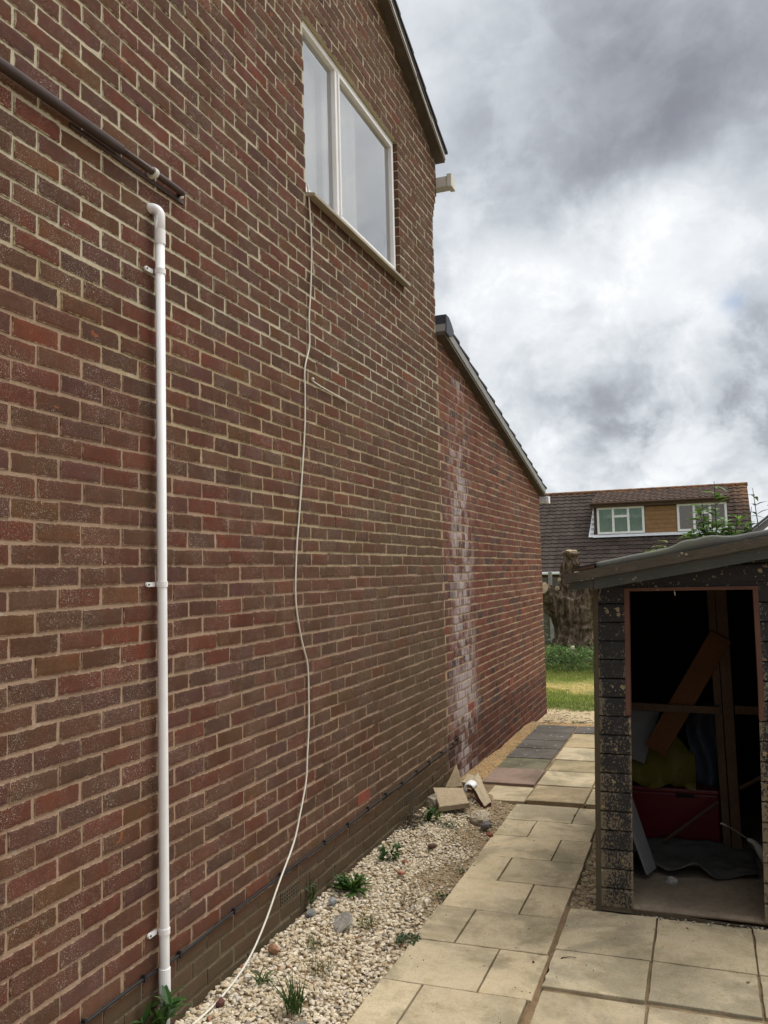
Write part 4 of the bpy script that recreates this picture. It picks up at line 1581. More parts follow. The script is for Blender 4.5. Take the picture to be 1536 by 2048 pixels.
# ------------------------------------------------------------------ weeds
def weed(name, c, n, L, W, label, cat='weed', up=(.35, .9), colr=(.06, .115, .028), droop=.6, seed=0, spread=.01, stems=0, stemh=.1, group=None, serr=False):
    rg = random.Random(seed)
    mb = MB()
    tips = [(Vector(c), 0)]
    for s_ in range(stems):
        a = rg.uniform(0, 6.28)
        h = stemh * rg.uniform(.6, 1.1)
        lean = rg.uniform(.05, .4)
        p0 = Vector(c) + Vector((rg.uniform(-spread, spread), rg.uniform(-spread, spread), 0))
        p1 = p0 + Vector((math.cos(a) * lean * h, math.sin(a) * lean * h, h))
        mb.tube([p0, p0.lerp(p1, .5) + Vector((0, 0, h * .04)), p1], [.0022, .0018, .001], 5, (colr[0] * 1.1, colr[1], colr[2], 0))
        for k in range(5):
            tips.append((p0.lerp(p1, (k + 1) / 5), 1))
    for i in range(n):
        b, st = rg.choice(tips) if stems else tips[0]
        a = rg.uniform(0, 6.28)
        e = rg.uniform(*up)
        k = rg.uniform(.7, 1.3)
        l = L * rg.uniform(.55, 1.1)
        base = b + Vector((rg.uniform(-spread, spread), rg.uniform(-spread, spread), 0)) * (0.2 if st else 1)
        cl = (colr[0] * k * rg.uniform(.85, 1.25), colr[1] * k, colr[2] * k)
        mb.leaf(base, (math.cos(a) * math.cos(e), math.sin(a) * math.cos(e), math.sin(e)), l, W * rg.uniform(.7, 1.1), cl, droop * rg.uniform(.6, 1.3), .3, rg, 5, rg.uniform(-.5, .5))
        if serr:
            dr = Vector((math.cos(a) * math.cos(e), math.sin(a) * math.cos(e), math.sin(e)))
            for q in range(4):
                for sg in (-1, 1):
                    bb = base + dr * l * (.25 + .17 * q) + Vector((0, 0, -droop * l * (.25 + .17 * q) ** 2 * .4))
                    sd_ = (Matrix.Rotation(sg * 1.0, 3, 'Z') @ dr)
                    mb.leaf(bb, sd_, W * 1.1, W * .6, cl, droop, .2, rg)
    return mb.build(name, M['leaf'], origin=c, label=label, cat=cat, group=group)


weed('weed', (-2.035, 2.84, .07), 60, .13, .030, 'tall leafy green weed around the bottom of the white pipe', up=(.2, 1.3), droop=.7, seed=1, stems=5, stemh=.20, colr=(.055, .11, .03))
weed('grass_tuft', (-1.66, 3.27, .07), 55, .17, .0075, 'upright dark grass tuft in the gravel nearest the camera', 'grass', up=(.9, 1.5), droop=.35, seed=2, spread=.03, colr=(.045, .085, .022))
weed('dandelion', (-1.93, 4.55, .09), 34, .16, .026, 'broad dandelion rosette with toothed leaves against the wall', up=(.1, 1.1), droop=.7, seed=3, colr=(.055, .115, .022), spread=.035, serr=True)
weed('weed', (-1.90, 5.09, .09), 60, .055, .020, 'small bushy green weed beside the pinkish brick bit', up=(.1, 1.1), droop=.5, seed=4, stems=6, stemh=.08, spread=.05, colr=(.05, .10, .032))
weed('weed', (-1.90, 5.94, .09), 60, .085, .016, 'feathery green weed in front of the loose slab', up=(.2, 1.2), droop=.6, seed=5, stems=5, stemh=.08, spread=.04, colr=(.05, .11, .022))
weed('weed', (-1.47, 4.14, .05), 110, .024, .013, 'low dark green mat of weed against the near path edge', up=(-.1, .8), droop=.5, seed=6, spread=.055, colr=(.04, .07, .026))
weed('weed', (-1.465, 4.74, .045), 60, .022, .011, 'tiny green weed at the path edge further along', up=(-.1, .8), droop=.5, seed=7, spread=.035, colr=(.042, .075, .026))
weed('grass_tuft', (-1.905, 3.45, .09), 26, .085, .009, 'small grass tuft on the gravel beside the white cable', 'grass', up=(.3, 1.2), droop=.8, seed=8, spread=.02, colr=(.055, .10, .03))
weed('weed', (-2.05, 4.24, .10), 30, .055, .014, 'narrow green weed growing up the wall foot', up=(.4, 1.4), droop=.5, seed=9, stems=3, stemh=.14, spread=.02, colr=(.045, .085, .025))
weed('grass_tuft', (-1.70, 3.64, .07), 40, .09, .0035, 'thin straw coloured grass wisps in the middle of the gravel', 'grass', up=(.5, 1.4), droop=.4, seed=10, spread=.05, colr=(.13, .12, .045))
weed('grass_tuft', (-1.69, 4.16, .07), 30, .09, .005, 'sparse grass wisps on the gravel by the mortar lump', 'grass', up=(.5, 1.4), droop=.4, seed=11, spread=.03, colr=(.10, .12, .035))
weed('grass_tuft', (-1.85, 3.85, .08), 26, .08, .005, 'pale grass wisps by the orange brown stone', 'grass', up=(.4, 1.4), droop=.4, seed=12, spread=.04, colr=(.10, .125, .035))
weed('grass_tuft', (-1.60, 4.55, .06), 26, .06, .004, 'faint grass wisps opposite the dandelion', 'grass', up=(.4, 1.4), droop=.4, seed=13, spread=.04, colr=(.10, .11, .035))
weed('weed', (-1.46, 5.15, .04), 24, .035, .008, 'thin green weed sprouting at the path edge near the bare soil', up=(.3, 1.3), droop=.4, seed=14, spread=.03, colr=(.06, .10, .03))
weed('weed', (-1.76, 5.90, .08), 40, .05, .010, 'sprawling brownish weed on the gravel right of the feathery weed', up=(.1, .9), droop=.4, seed=15, spread=.06, colr=(.06, .075, .03))
weed('weed', (-1.50, 10.75, -.03), 70, .05, .012, 'small green weed on the bare sand beyond the dark slabs', up=(0, .9), droop=.4, seed=16, spread=.08, colr=(.08, .10, .03))


# ------------------------------------------------------------------ shed
SY = 4.775            # front face of the cladding
SYB = 6.75            # back of the shed
SXR = 0.80            # right side


def lx(z):
    return -.615 + .053 * (z - .05) / 1.73


def doorl(z):
    return -.425 + .052 * (z - .05) / 1.70


def doorr(z):
    return .211 + .030 * min(1.0, (z - .05) / 1.2)


def rt(x):            # top of the barge batten
    return 1.846 + .166 * (x + .70)


shed = empty('shed', (.1, SY, .05), 'small black weatherboarded shed with doorless opening and sloping felt roof', 'shed')
rng = random.Random(44)


def boards(mb, fl, fr, zs, y0, y1, ztop=None):
    """horizontal boards between two edge functions; attribute alpha marks worn ends"""
    for (za, zb_) in zs:
        zb2 = zb_ - .006
        p = []
        n = 12
        jt = [rng.uniform(-.0012, .0012) for _ in range(n + 1)]
        vs, cs = [], []
        off = rng.uniform(-.002, .002)
        for i in range(n + 1):
            t = i / n
            for (z, yo) in ((za, 0.0), (za + .004, -.003), (zb2 - .010, -.0025), (zb2, .004)):
                z2 = z + jt[i] * (1 if z < zb2 - .02 else .3)
                x = fl(z) + (fr(z) - fl(z)) * t
                if ztop:
                    z2 = min(z2, ztop(x))
                vs.append((x, y0 + off + yo, z2))
                e = max(0, 1 - abs(x - fl(z)) / .03, 1 - abs(fr(z) - x) / .015)
                cs.append((1, 1, 1, e))
        f = [(4 * i + k, 4 * i + 4 + k, 4 * i + 5 + k, 4 * i + 1 + k) for i in range(n) for k in range(3)]
        m = len(vs)
        # back of the board
        vs2 = [(v[0], y1, v[2]) for v in vs]
        f += [(m + 4 * i + 3, m + 4 * i + 7, m + 4 * i + 4, m + 4 * i) for i in range(n)]
        f += [(4 * i + 3, 4 * i + 7, m + 4 * i + 7, m + 4 * i + 3) for i in range(n)]
        f += [(4 * i, m + 4 * i, m + 4 * i + 4, 4 * i + 4) for i in range(n)]
        f += [(0, 1, m + 1, m), (1, 2, m + 2, m + 1), (2, 3, m + 3, m + 2)]
        q = 4 * n
        f += [(q, m + q, m + q + 1, q + 1), (q + 1, m + q + 1, m + q + 2, q + 2), (q + 2, m + q + 2, m + q + 3, q + 3)]
        mb.add(vs + vs2, f, cs + [(c[0], c[1], c[2], 0) for c in cs])


BH = .1005
zsL = [(.075 + i * BH, .075 + (i + 1) * BH) for i in range(17)]
mb = MB()
low = [z for z in zsL if z[0] < 1.06]
high = [z for z in zsL if 1.06 <= z[0] < 1.70]
boards(mb, lambda z: lx(z) + .027, lambda z: doorl(z) + .001, low, SY, SY + .018)
boards(mb, lambda z: lx(z) + .027, lambda z: doorl(z) - .026, high, SY, SY + .018)
boards(mb, lambda z: doorr(z) + (.001 if z < 1.1 else .026), lambda z: SXR, [(a + .0, b) for a, b in zsL if a < 1.70], SY, SY + .018)
top = [(.075 + i * BH, .075 + (i + 1) * BH) for i in range(17, 21)]
for (za, zb_) in top:
    # rows above the door run the full width, cut by the roof line
    x_start = max(lx(za) + .027, (za - 1.846 + .09) / .166 - .70)
    boards(mb, lambda z, s=x_start: s, lambda z: SXR, [(za if za > 1.79 else 1.785, zb_)], SY, SY + .018, lambda x: rt(x) - .04)
mb.build('front_cladding', M['shed'], shed)
# narrow strip of boards between the door head and the first full row
mb = MB()
mb.box(lx(1.7) + .027, SXR, SY + .002, SY + .018, 1.765, 1.7835, (1, 1, 1, 0))
mb.build('door_head_board', M['shed'], shed)
# side and back cladding, floor
mb = MB()
for i in range(17):
    z0_, z1_ = .06 + i * .101, .06 + (i + 1) * .101 - .006
    mb.hexa([(lx(z0_) + .004, SY + .02, z0_), (lx(z0_) + .020, SY + .02, z0_), (lx(z0_) + .020, SYB, z0_), (lx(z0_) + .004, SYB, z0_),
             (lx(z1_) + .004, SY + .02, z1_), (lx(z1_) + .020, SY + .02, z1_), (lx(z1_) + .020, SYB, z1_), (lx(z1_) + .004, SYB, z1_)], (1, 1, 1, 0))
mb.build('side_cladding', M['shed'], shed)
mb = MB()
for i in range(20):
    z0_, z1_ = .06 + i * .101, .06 + (i + 1) * .101 - .006
    mb.box(SXR - .018, SXR - .002, SY + .02, SYB, z0_, z1_)
mb.build('side_cladding', M['shed'], shed)
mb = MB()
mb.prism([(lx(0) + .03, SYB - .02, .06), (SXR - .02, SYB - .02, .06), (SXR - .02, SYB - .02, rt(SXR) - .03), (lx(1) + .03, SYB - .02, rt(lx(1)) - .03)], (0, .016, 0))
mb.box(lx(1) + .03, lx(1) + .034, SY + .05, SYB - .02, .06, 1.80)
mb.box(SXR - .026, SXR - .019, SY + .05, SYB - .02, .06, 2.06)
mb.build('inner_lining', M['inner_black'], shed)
mb = MB()
mb.hexa([(lx(.03), SY - .012, .03), (lx(.03) + .026, SY - .012, .03), (lx(.03) + .026, SY + .05, .03), (lx(.03), SY + .05, .03),
         (lx(1.82), SY - .012, 1.80), (lx(1.82) + .026, SY - .012, 1.80), (lx(1.82) + .026, SY + .05, 1.80), (lx(1.82), SY + .05, 1.80)])
mb.build('corner_post', M['corner_wood'], shed, bevel=.002)
# door frame

def jamb(fl, fr, z0, z1, name):
    mb = MB()
    n = 10
    for i in range(n):
        za, zb_ = z0 + (z1 - z0) * i / n, z0 + (z1 - z0) * (i + 1) / n
        mb.hexa([(fl(za), SY - .006, za), (fr(za), SY - .006, za), (fr(za), SY + .06, za), (fl(za), SY + .06, za),
                 (fl(zb_), SY - .006, zb_), (fr(zb_), SY - .006, zb_), (fr(zb_), SY + .06, zb_), (fl(zb_), SY + .06, zb_)])
    return mb.build(name, M['red_frame'], shed)


jamb(lambda z: doorl(z) - .025, lambda z: doorl(z), 1.085, 1.745, 'door_jamb')
jamb(lambda z: doorr(z), lambda z: doorr(z) + .025, 1.085, 1.745, 'door_jamb')
mb = MB()
mb.box(doorl(1.745) - .026, doorr(1.745) + .027, SY - .008, SY + .06, 1.7455, 1.7640)
mb.build('door_head', M['red_frame'], shed, bevel=.002)
# bare frame studs behind the lower boards
mb = MB()
mb.hexa([(doorl(.08) - .04, SY + .02, .08), (doorl(.08) - .004, SY + .02, .08), (doorl(.08) - .004, SY + .06, .08), (doorl(.08) - .04, SY + .06, .08),
         (doorl(1.08) - .04, SY + .02, 1.08), (doorl(1.08) - .004, SY + .02, 1.08), (doorl(1.08) - .004, SY + .06, 1.08), (doorl(1.08) - .04, SY + .06, 1.08)])
mb.build('door_stud', M['inner_wood'], shed)
mb = MB()
mb.hexa([(doorr(.08) + .004, SY + .02, .08), (doorr(.08) + .04, SY + .02, .08), (doorr(.08) + .04, SY + .06, .08), (doorr(.08) + .004, SY + .06, .08),
         (doorr(1.08) + .004, SY + .02, 1.08), (doorr(1.08) + .04, SY + .02, 1.08), (doorr(1.08) + .04, SY + .06, 1.08), (doorr(1.08) + .004, SY + .06, 1.08)])
mb.build('door_stud', M['inner_wood'], shed)
# sole plate and rotten bottom board
mb = MB()
mb.hexa([(lx(.04) + .026, SY - .004, .055), (doorl(.05), SY - .004, .052), (doorl(.05), SY + .03, .052), (lx(.04) + .026, SY + .03, .055),
         (lx(.04) + .026, SY + .002, .076), (doorl(.05), SY + .002, .072), (doorl(.05), SY + .03, .072), (lx(.04) + .026, SY + .03, .076)])
mb.build('sole_plate', M['corner_wood'], shed)
# inner frame: two studs side by side, rails, braces
mb = MB()
YS = 5.76
mb.hexa([(.045, YS, .08), (.088, YS, .08), (.088, YS + .05, .08), (.045, YS + .05, .08), (.020, YS, 1.95), (.064, YS, 1.95), (.064, YS + .05, 1.95), (.020, YS + .05, 1.95)])
st = mb.build('inner_stud', M['inner_wood'], shed)
mb = MB()
mb.hexa([(.096, YS, .08), (.150, YS, .08), (.150, YS + .05, .08), (.096, YS + .05, .08), (.068, YS, 1.95), (.135, YS, 1.95), (.135, YS + .05, 1.95), (.068, YS + .05, 1.95)])
mb.build('inner_stud', M['inner_wood'], shed)
mb = MB()
mb.hexa([(-.55, YS - .055, .965), (.060, YS - .055, .955), (.060, YS - .028, .955), (-.55, YS - .028, .965), (-.55, YS - .055, 1.012), (.060, YS - .055, .998), (.060, YS - .028, .998), (-.55, YS - .028, 1.012)])
mb.build('inner_rail', M['inner_wood'], shed)
mb = MB()
mb.box(.152, SXR - .03, YS, YS + .03, .95, 1.0)
mb.build('inner_rail', M['inner_wood'], shed)
mb = MB()
mb.tube([(-.30, YS - .055, .16), (.03, YS - .045, .42)], .012, 4)
mb.build('brace', M['inner_wood'], shed)
mb = MB()
mb.tube([(.155, YS - .01, .50), (.42, YS - .01, .66)], .013, 4)
mb.build('brace', M['inner_wood'], shed)
# concrete floor
mb = MB()
nxx, nyy = 24, 30
vs, cs = [], []
for j in range(nyy + 1):
    y = SY + .002 + (SYB - .03 - SY) * j / nyy
    for i in range(nxx + 1):
        x = lx(0) + .035 + (SXR - .03 - lx(0) - .035) * i / nxx
        wv = .012 * (fbm(x * 9, 3.3) - .5) if j == 0 else 0
        vs.append((x, y + wv, .086 + .012 * (fbm(x * 4, y * 4) - .5)))
        k = .6 + .8 * fbm(x * 6, y * 6 + 4)
        cs.append((.21 * k, .168 * k, .125 * k, 0))
fs = [(j * (nxx + 1) + i, j * (nxx + 1) + i + 1, (j + 1) * (nxx + 1) + i + 1, (j + 1) * (nxx + 1) + i) for j in range(nyy) for i in range(nxx)]
mb.add(vs, fs, cs)
fl_ = mb.build('floor', M['rubble'], shed, smooth=True)
sd = fl_.modifiers.new('thick', 'SOLIDIFY')
sd.thickness = .016
sd.offset = -1
mb = MB()
vs = []
for i in range(25):
    x = doorl(.06) + (doorr(.06) - doorl(.06)) * i / 24
    w_ = .020 * smooth(.15, -.42, x) + .004 * fbm(x * 20, 1)
    vs += [(x, SY - .004, .050), (x, SY + .012, .050), (x, SY + .012, .052 + w_), (x, SY - .004, .052 + w_)]
fs = []
for i in range(24):
    for k in range(4):
        fs.append((4 * i + k, 4 * i + (k + 1) % 4, 4 * i + 4 + (k + 1) % 4, 4 * i + 4 + k))
mb.add(vs, fs)
mb.build('threshold_board', M['corner_wood'], shed)

# roof: felt sheet over boards, batten and grey barge board on the front
FYF = SY - .10
mb = MB()
mb.hexa([(-.60, FYF + .03, rt(-.60) - .025), (SXR + .12, FYF + .03, rt(SXR + .12) - .025), (SXR + .12, SYB + .1, rt(SXR + .12) - .025), (-.60, SYB + .1, rt(-.60) - .025),
         (-.60, FYF + .03, rt(-.60) - .002), (SXR + .12, FYF + .03, rt(SXR + .12) - .002), (SXR + .12, SYB + .1, rt(SXR + .12) - .002), (-.60, SYB + .1, rt(-.60) - .002)])
sroof = mb.build('roof', M['inner_wood'], shed)
mb = MB()
nu, nv = 60, 12
vs = []
for i in range(nu + 1):
    x = -.53 + (SXR + .14 + .53) * i / nu
    lump = .012 * fbm(x * 6, 2.0) + .030 * math.exp(-((x - .03) / .09) ** 2) + .02 * math.exp(-((x + .08) / .05) ** 2)
    for j in range(nv + 1):
        y = FYF + .012 + (SYB + .1 - FYF) * j / nv
        w = math.exp(-((y - FYF) / .5) ** 2)
        z = rt(x) + .006 + .028 * math.exp(-((y - FYF) / .12) ** 2) * .6 + lump * w + .006 * fbm(x * 8, y * 3)
        vs.append((x, y, z))
fs = [(i * (nv + 1) + j, (i + 1) * (nv + 1) + j, (i + 1) * (nv + 1) + j + 1, i * (nv + 1) + j + 1) for i in range(nu) for j in range(nv)]
mb.add(vs, fs)
# turned-down front lip
b = len(mb.v)
lip = []
for i in range(nu + 1):
    x, y, z = vs[i * (nv + 1)]
    lip += [(x, y, z), (x, y - .010, z - .010), (x, y - .008, rt(x) - .008)]
mb.add(lip, [(3 * i + k, 3 * i + k + 1, 3 * i + 4 + k, 3 * i + 3 + k) for i in range(nu) for k in range(2)])
fo = mb.build('felt', M['felt'], sroof, smooth=True)
s_ = fo.modifiers.new('thick', 'SOLIDIFY')
s_.thickness = .004


def sloped(x0, x1, dz0, dz1, y0, y1, n=20, rough=.002):
    mb = MB()
    vs = []
    for i in range(n + 1):
        x = x0 + (x1 - x0) * i / n
        a, b = rng.uniform(-rough, rough), rng.uniform(-rough, rough)
        vs += [(x, y0, rt(x) + dz0 + a), (x, y1, rt(x) + dz0 + a), (x, y1, rt(x) + dz1 + b), (x, y0, rt(x) + dz1 + b)]
    f = []
    for i in range(n):
        for k in range(4):
            f.append((4 * i + k, 4 * i + (k + 1) % 4, 4 * i + 4 + (k + 1) % 4, 4 * i + 4 + k))
    f += [(3, 2, 1, 0), (4 * n, 4 * n + 1, 4 * n + 2, 4 * n + 3)]
    mb.add(vs, f)
    return mb


sloped(-.70, SXR + .13, -.050, 0.0, FYF - .024, FYF + .02).build('batten', M['weathered_batten'], sroof)
sloped(-.545, SXR + .12, -.113, -.046, FYF - .003, FYF + .019).build('barge_board', M['grey_board'], sroof)
sloped(-.675, -.547, -.098, -.052, FYF + .001, FYF + .020, 6).build('barge_board', M['grey_board'], sroof)
mb = MB()
mb.hexa([(-.66, FYF, rt(-.66) + .004), (-.54, FYF, rt(-.54) + .003), (-.54, FYF + .5, rt(-.54) + .003), (-.66, FYF + .5, rt(-.66) + .004),
         (-.66, FYF, rt(-.66) + .016), (-.54, FYF, rt(-.54) + .018), (-.54, FYF + .5, rt(-.54) + .018), (-.66, FYF + .5, rt(-.66) + .016)])
mb.build('roof_strip', M['inner_wood'], sroof)
mb = MB()
mb.hexa([(-.64, FYF + .01, rt(-.64) + .017), (-.535, FYF + .01, rt(-.535) + .0185), (-.535, FYF + .5, rt(-.535) + .0185), (-.64, FYF + .5, rt(-.64) + .017),
         (-.64, FYF + .01, rt(-.64) + .024), (-.535, FYF + .01, rt(-.535) + .028), (-.535, FYF + .5, rt(-.535) + .028), (-.64, FYF + .5, rt(-.64) + .024)])
mb.build('torn_felt', M['cable_black'], sroof)
# dangling strip of felt edge and a pale splinter at the corner
mb = MB()
mb.tube([(-.515, FYF - .002, 1.775), (-.512, FYF - .004, 1.752), (-.522, FYF - .004, 1.728), (-.530, FYF - .003, 1.722)], [.003, .004, .004, .002], 6)
mb.build('torn_strip', M['corner_wood'], shed)
mb = MB()
mb.tube([(-.142, SY + .02, 1.745), (-.141, SY + .018, 1.735), (-.139, SY + .016, 1.718)], [.0012, .003, .0012], 5)
mb.build('paint_drip', M['upvc_old'], shed)

# ------------------------------------------------------------------ things inside the shed
mb = MB()
n = 28
vs, fs = [], []
for i in range(n + 1):
    x = -.50 + (.72) * i / n
    for j in range(n + 1):
        y = 5.30 + .50 * j / n
        fr_ = math.exp(-((y - 5.30) / .12) ** 2)
        z = .090 + .05 * fbm(x * 5, y * 5) + .035 * (fbm(x * 17, y * 17) - .5) + fr_ * (.06 * math.exp(-((x + .12) / .09) ** 2) + .09 * math.exp(-((x + .44) / .10) ** 2)) + .03 * smooth(5.6, 5.8, y)
        vs.append((x + .012 * (hash2(i, j) - .5), y + (.045 * math.sin(x * 9) + .07 * (fbm(x * 14, 2.0) - .5)) * fr_, z))
fs = [(i * (n + 1) + j, (i + 1) * (n + 1) + j, (i + 1) * (n + 1) + j + 1, i * (n + 1) + j + 1) for i in range(n) for j in range(n)]
simple('carpet_grey', (0.075, 0.072, 0.066), 0.95, 0.35, 10, (0.55, 0.55, 0.55), 0.6, 120)  # this and the next colours lowered to carry the shade inside the shed
simple('red_plastic', (0.10, 0.004, 0.010), 0.45, 0.2, 6, (0.6, 0.6, 0.6), 0.05)
simple('yellow_sheet', (0.12, 0.098, 0.014), 0.55, 0.3, 6, (0.6, 0.6, 0.5), 0.3, 12, 0.03)
simple('navy_cloth', (0.035, 0.042, 0.06), 0.9, 0.3, 6, (0.5, 0.5, 0.5), 0.5, 20, 0.02)
simple('white_board', (0.15, 0.15, 0.152), 0.6, 0.25, 6, (0.7, 0.7, 0.7), 0.1)
simple('rag', (0.22, 0.22, 0.215), 0.95, 0.3, 12, (0.6, 0.6, 0.6), 0.5, 60)
mb.add(vs, fs)
o = mb.build('carpet', M['carpet_grey'], smooth=True, origin=(-.14, 5.3, .08), label='rumpled grey carpet offcut on the shed floor', cat='carpet')
sd = o.modifiers.new('thick', 'SOLIDIFY')
sd.thickness = .005
sd.offset = -1
bx = empty('red_box', (-.2, 5.95, .08), 'red plastic box standing inside the shed under the yellow sheet', 'box')
mb = MB()
mb.hexa([(-.50, 5.86, .12), (.03, 5.86, .12), (.03, 6.25, .12), (-.50, 6.25, .12), (-.53, 5.83, .43), (.035, 5.83, .43), (.035, 6.28, .43), (-.53, 6.28, .43)])
mb.build('body', M['red_plastic'], bx, bevel=.012)
mb = MB()
mb.box(-.545, .038, 5.815, 6.29, .4305, .462)
mb.build('rim', M['red_plastic'], bx, bevel=.01)
mb = MB()
mb.box(-.225, -.115, 5.822, 5.84, .405, .425)
mb.build('handle_slot', M['inner_black'], bx, bevel=.006)
mb = MB()
n = 22
vs = []
for i in range(n + 1):
    for j in range(n + 1):
        u, v = i / n, j / n
        x = -.56 + .46 * u
        y = 5.80 + .34 * v
        top_ = .485 + .30 * smooth(0, .75, v) * (1 - .45 * smooth(.55, 1, u))
        z = top_ + .045 * (fbm(x * 9, y * 9 + 4) - .5) * 2 + .02 * math.sin(u * 14 + v * 5)
        if j == 0:
            z = .475 + .02 * math.sin(u * 11)
        vs.append((x, y, z))
fs = [(i * (n + 1) + j, (i + 1) * (n + 1) + j, (i + 1) * (n + 1) + j + 1, i * (n + 1) + j + 1) for i in range(n) for j in range(n)]
mb.add(vs, fs)
mb.build('plastic_sheet', M['yellow_sheet'], smooth=True, origin=(-.33, 5.95, .465), label='crumpled yellow plastic sheet heaped on the red box in the shed', cat='sheet')
mb = MB()
n = 20
vs = []
for i in range(n + 1):
    for j in range(n + 1):
        u, v = i / n, j / n
        x = -.13 + .22 * u
        z = .463 + .50 * v
        y = 5.93 + .05 * math.sin(u * 9 + v * 2) + .03 * fbm(u * 6, v * 6) + .12 * v
        vs.append((x + .02 * math.sin(v * 7), y, z))
fs = [(i * (n + 1) + j, (i + 1) * (n + 1) + j, (i + 1) * (n + 1) + j + 1, i * (n + 1) + j + 1) for i in range(n) for j in range(n)]
mb.add(vs, fs)
o = mb.build('dark_cover', M['navy_cloth'], smooth=True, origin=(0, 5.95, .463), label='dark blue grey cloth draped beside the yellow sheet in the shed', cat='cloth')
sd = o.modifiers.new('thick', 'SOLIDIFY')
sd.thickness = .01
mb = MB()
dv = Vector((.39, 0, .66)).normalized()
sdv = Vector((dv.z, 0, -dv.x))
c0 = Vector((-.335, 5.735, .71))
c1 = c0 + dv * .84
w = .068
mb.hexa([tuple(c0 - sdv * w), tuple(c0 + sdv * w), tuple(c0 + sdv * w + Vector((0, .022, 0))), tuple(c0 - sdv * w + Vector((0, .022, 0))),
         tuple(c1 - sdv * w), tuple(c1 + sdv * w), tuple(c1 + sdv * w + Vector((0, .022, 0))), tuple(c1 - sdv * w + Vector((0, .022, 0)))])
mb.build('plank', M['orange_plank'], origin=tuple(c0), bevel=.003, label='orange brown plank leaning diagonally against the stud inside the shed', cat='plank')
mb = MB()
mb.hexa([(-.60, 5.86, .66), (-.41, 5.84, .60), (-.41, 5.86, .60), (-.60, 5.88, .66), (-.60, 5.90, .93), (-.30, 5.90, .93), (-.30, 5.92, .93), (-.60, 5.92, .93)])
mb.build('pale_panel', M['white_board'], origin=(-.4, 5.88, .6), bevel=.003, label='pale grey panel behind the orange plank and above the yellow sheet', cat='panel')
mb = MB()
mb.hexa([(-.385, 5.18, .125), (-.372, 5.18, .118), (-.330, 5.32, .118), (-.343, 5.32, .125),
         (-.535, 5.18, .60), (-.520, 5.18, .615), (-.478, 5.32, .615), (-.493, 5.32, .60)])
mb.build('board', M['white_board'], origin=(-.33, 5.25, .1), bevel=.003, label='white edged board leaning just inside the left of the shed doorway', cat='board')
rg_ = empty('rag', (.22, 5.15, .09), 'grey rag on a string hanging inside the right of the shed doorway', 'rag')
mb = MB()
pts = [(.165, 5.18, .365), (.20, 5.17, .35), (.235, 5.16, .30), (.27, 5.15, .24), (.30, 5.15, .17)]
mb.tube(catmull(pts, 5), [.008 + .0016 * i + .002 * math.sin(i * .9) for i in range(21)], 12)
mb.build('cloth', M['rag'], rg_, smooth=True)
mb = MB()
mb.tube([(.166, 5.18, .366), (.10, 5.2, .405), (.06, 5.2, .425)], .0015, 5)
mb.tube([(.06, 5.2, .425), (.05, 5.2, .43), (.03, 5.2, .436)], .005, 6)
mb.build('string', M['rag'], rg_)
stone('plaster_lump', (-.245, 5.20, .095), .034, (.30, .29, .27), 'pale plaster lump lying at the carpet edge in the shed', 'rubble', (1.1, .8, .7), 41)
# crumbs and dirt along the threshold
mb = MB()
rg = random.Random(77)
for _ in range(120):
    x = rg.uniform(-.42, .30)
    y = SY + .0 + rg.gauss(-.012, .012)
    r = rg.uniform(.002, .007)
    c = rg.choice([(.30, .26, .2), (.12, .09, .06), (.45, .42, .38), (.07, .055, .04)])
    mb.rock((x, y, .05 + r * .4), r, rg, (*c, 0), (1.2, .9, .7))
mb.build('threshold_debris', M['stone'], kind='stuff')


# ------------------------------------------------------------------ tree stump
K = 18.4 / 19.8
TY = 18.4


def tp(x, z, dy=0.0):
    """stump coordinates were measured 19.8 m away"""
    return (x * K, TY + dy, CAM_H + (z - CAM_H) * K)


tree = empty('pollarded_tree', (-2.65, TY, -.09), 'thick bare pollarded tree stump with sawn limbs behind the shed', 'tree')
mb = MB()
mb.tube([tp(-2.90, -.25), tp(-2.88, .05), tp(-2.86, .35), tp(-2.84, .8), tp(-2.80, 1.2)], [.56, .42, .32, .33, .34], 16)
mb.tube([tp(-2.95, .45), tp(-3.08, .78), tp(-3.26, 1.10, -.1), tp(-3.36, 1.34, -.25), tp(-3.40, 1.42, -.33)], [.22, .24, .20, .165, .16], 14)
mb.tube([tp(-2.88, .9), tp(-2.93, 1.35), tp(-2.91, 1.75), tp(-2.82, 2.02), tp(-2.80, 2.23)], [.27, .21, .155, .15, .185], 14)
mb.tube([tp(-2.62, .5), tp(-2.52, 1.0), tp(-2.40, 1.45), tp(-2.22, 1.75)], [.26, .25, .23, .2], 14)
mb.tube([tp(-2.6, .0), tp(-2.68, .5)], [.30, .24], 12)
mb.tube([tp(-2.95, 1.55), tp(-3.03, 1.60, -.1)], [.06, .055], 8)
mb.tube([tp(-2.93, 1.5), tp(-3.08, 1.42, -.18)], [.07, .06], 8)
mb.tube([tp(-2.75, 1.95), tp(-2.62, 2.02, -.1)], [.09, .08], 8)
tr = mb.build('trunk', M['bark'], tree)
rm = tr.modifiers.new('join', 'REMESH')
rm.mode = 'VOXEL'
rm.voxel_size = .028
rm.use_smooth_shade = True
tx = bpy.data.textures.new('bark_lumps', 'CLOUDS')
tx.noise_scale = .14
dm = tr.modifiers.new('lumps', 'DISPLACE')
dm.texture = tx
dm.strength = .12
dm.texture_coords = 'LOCAL'


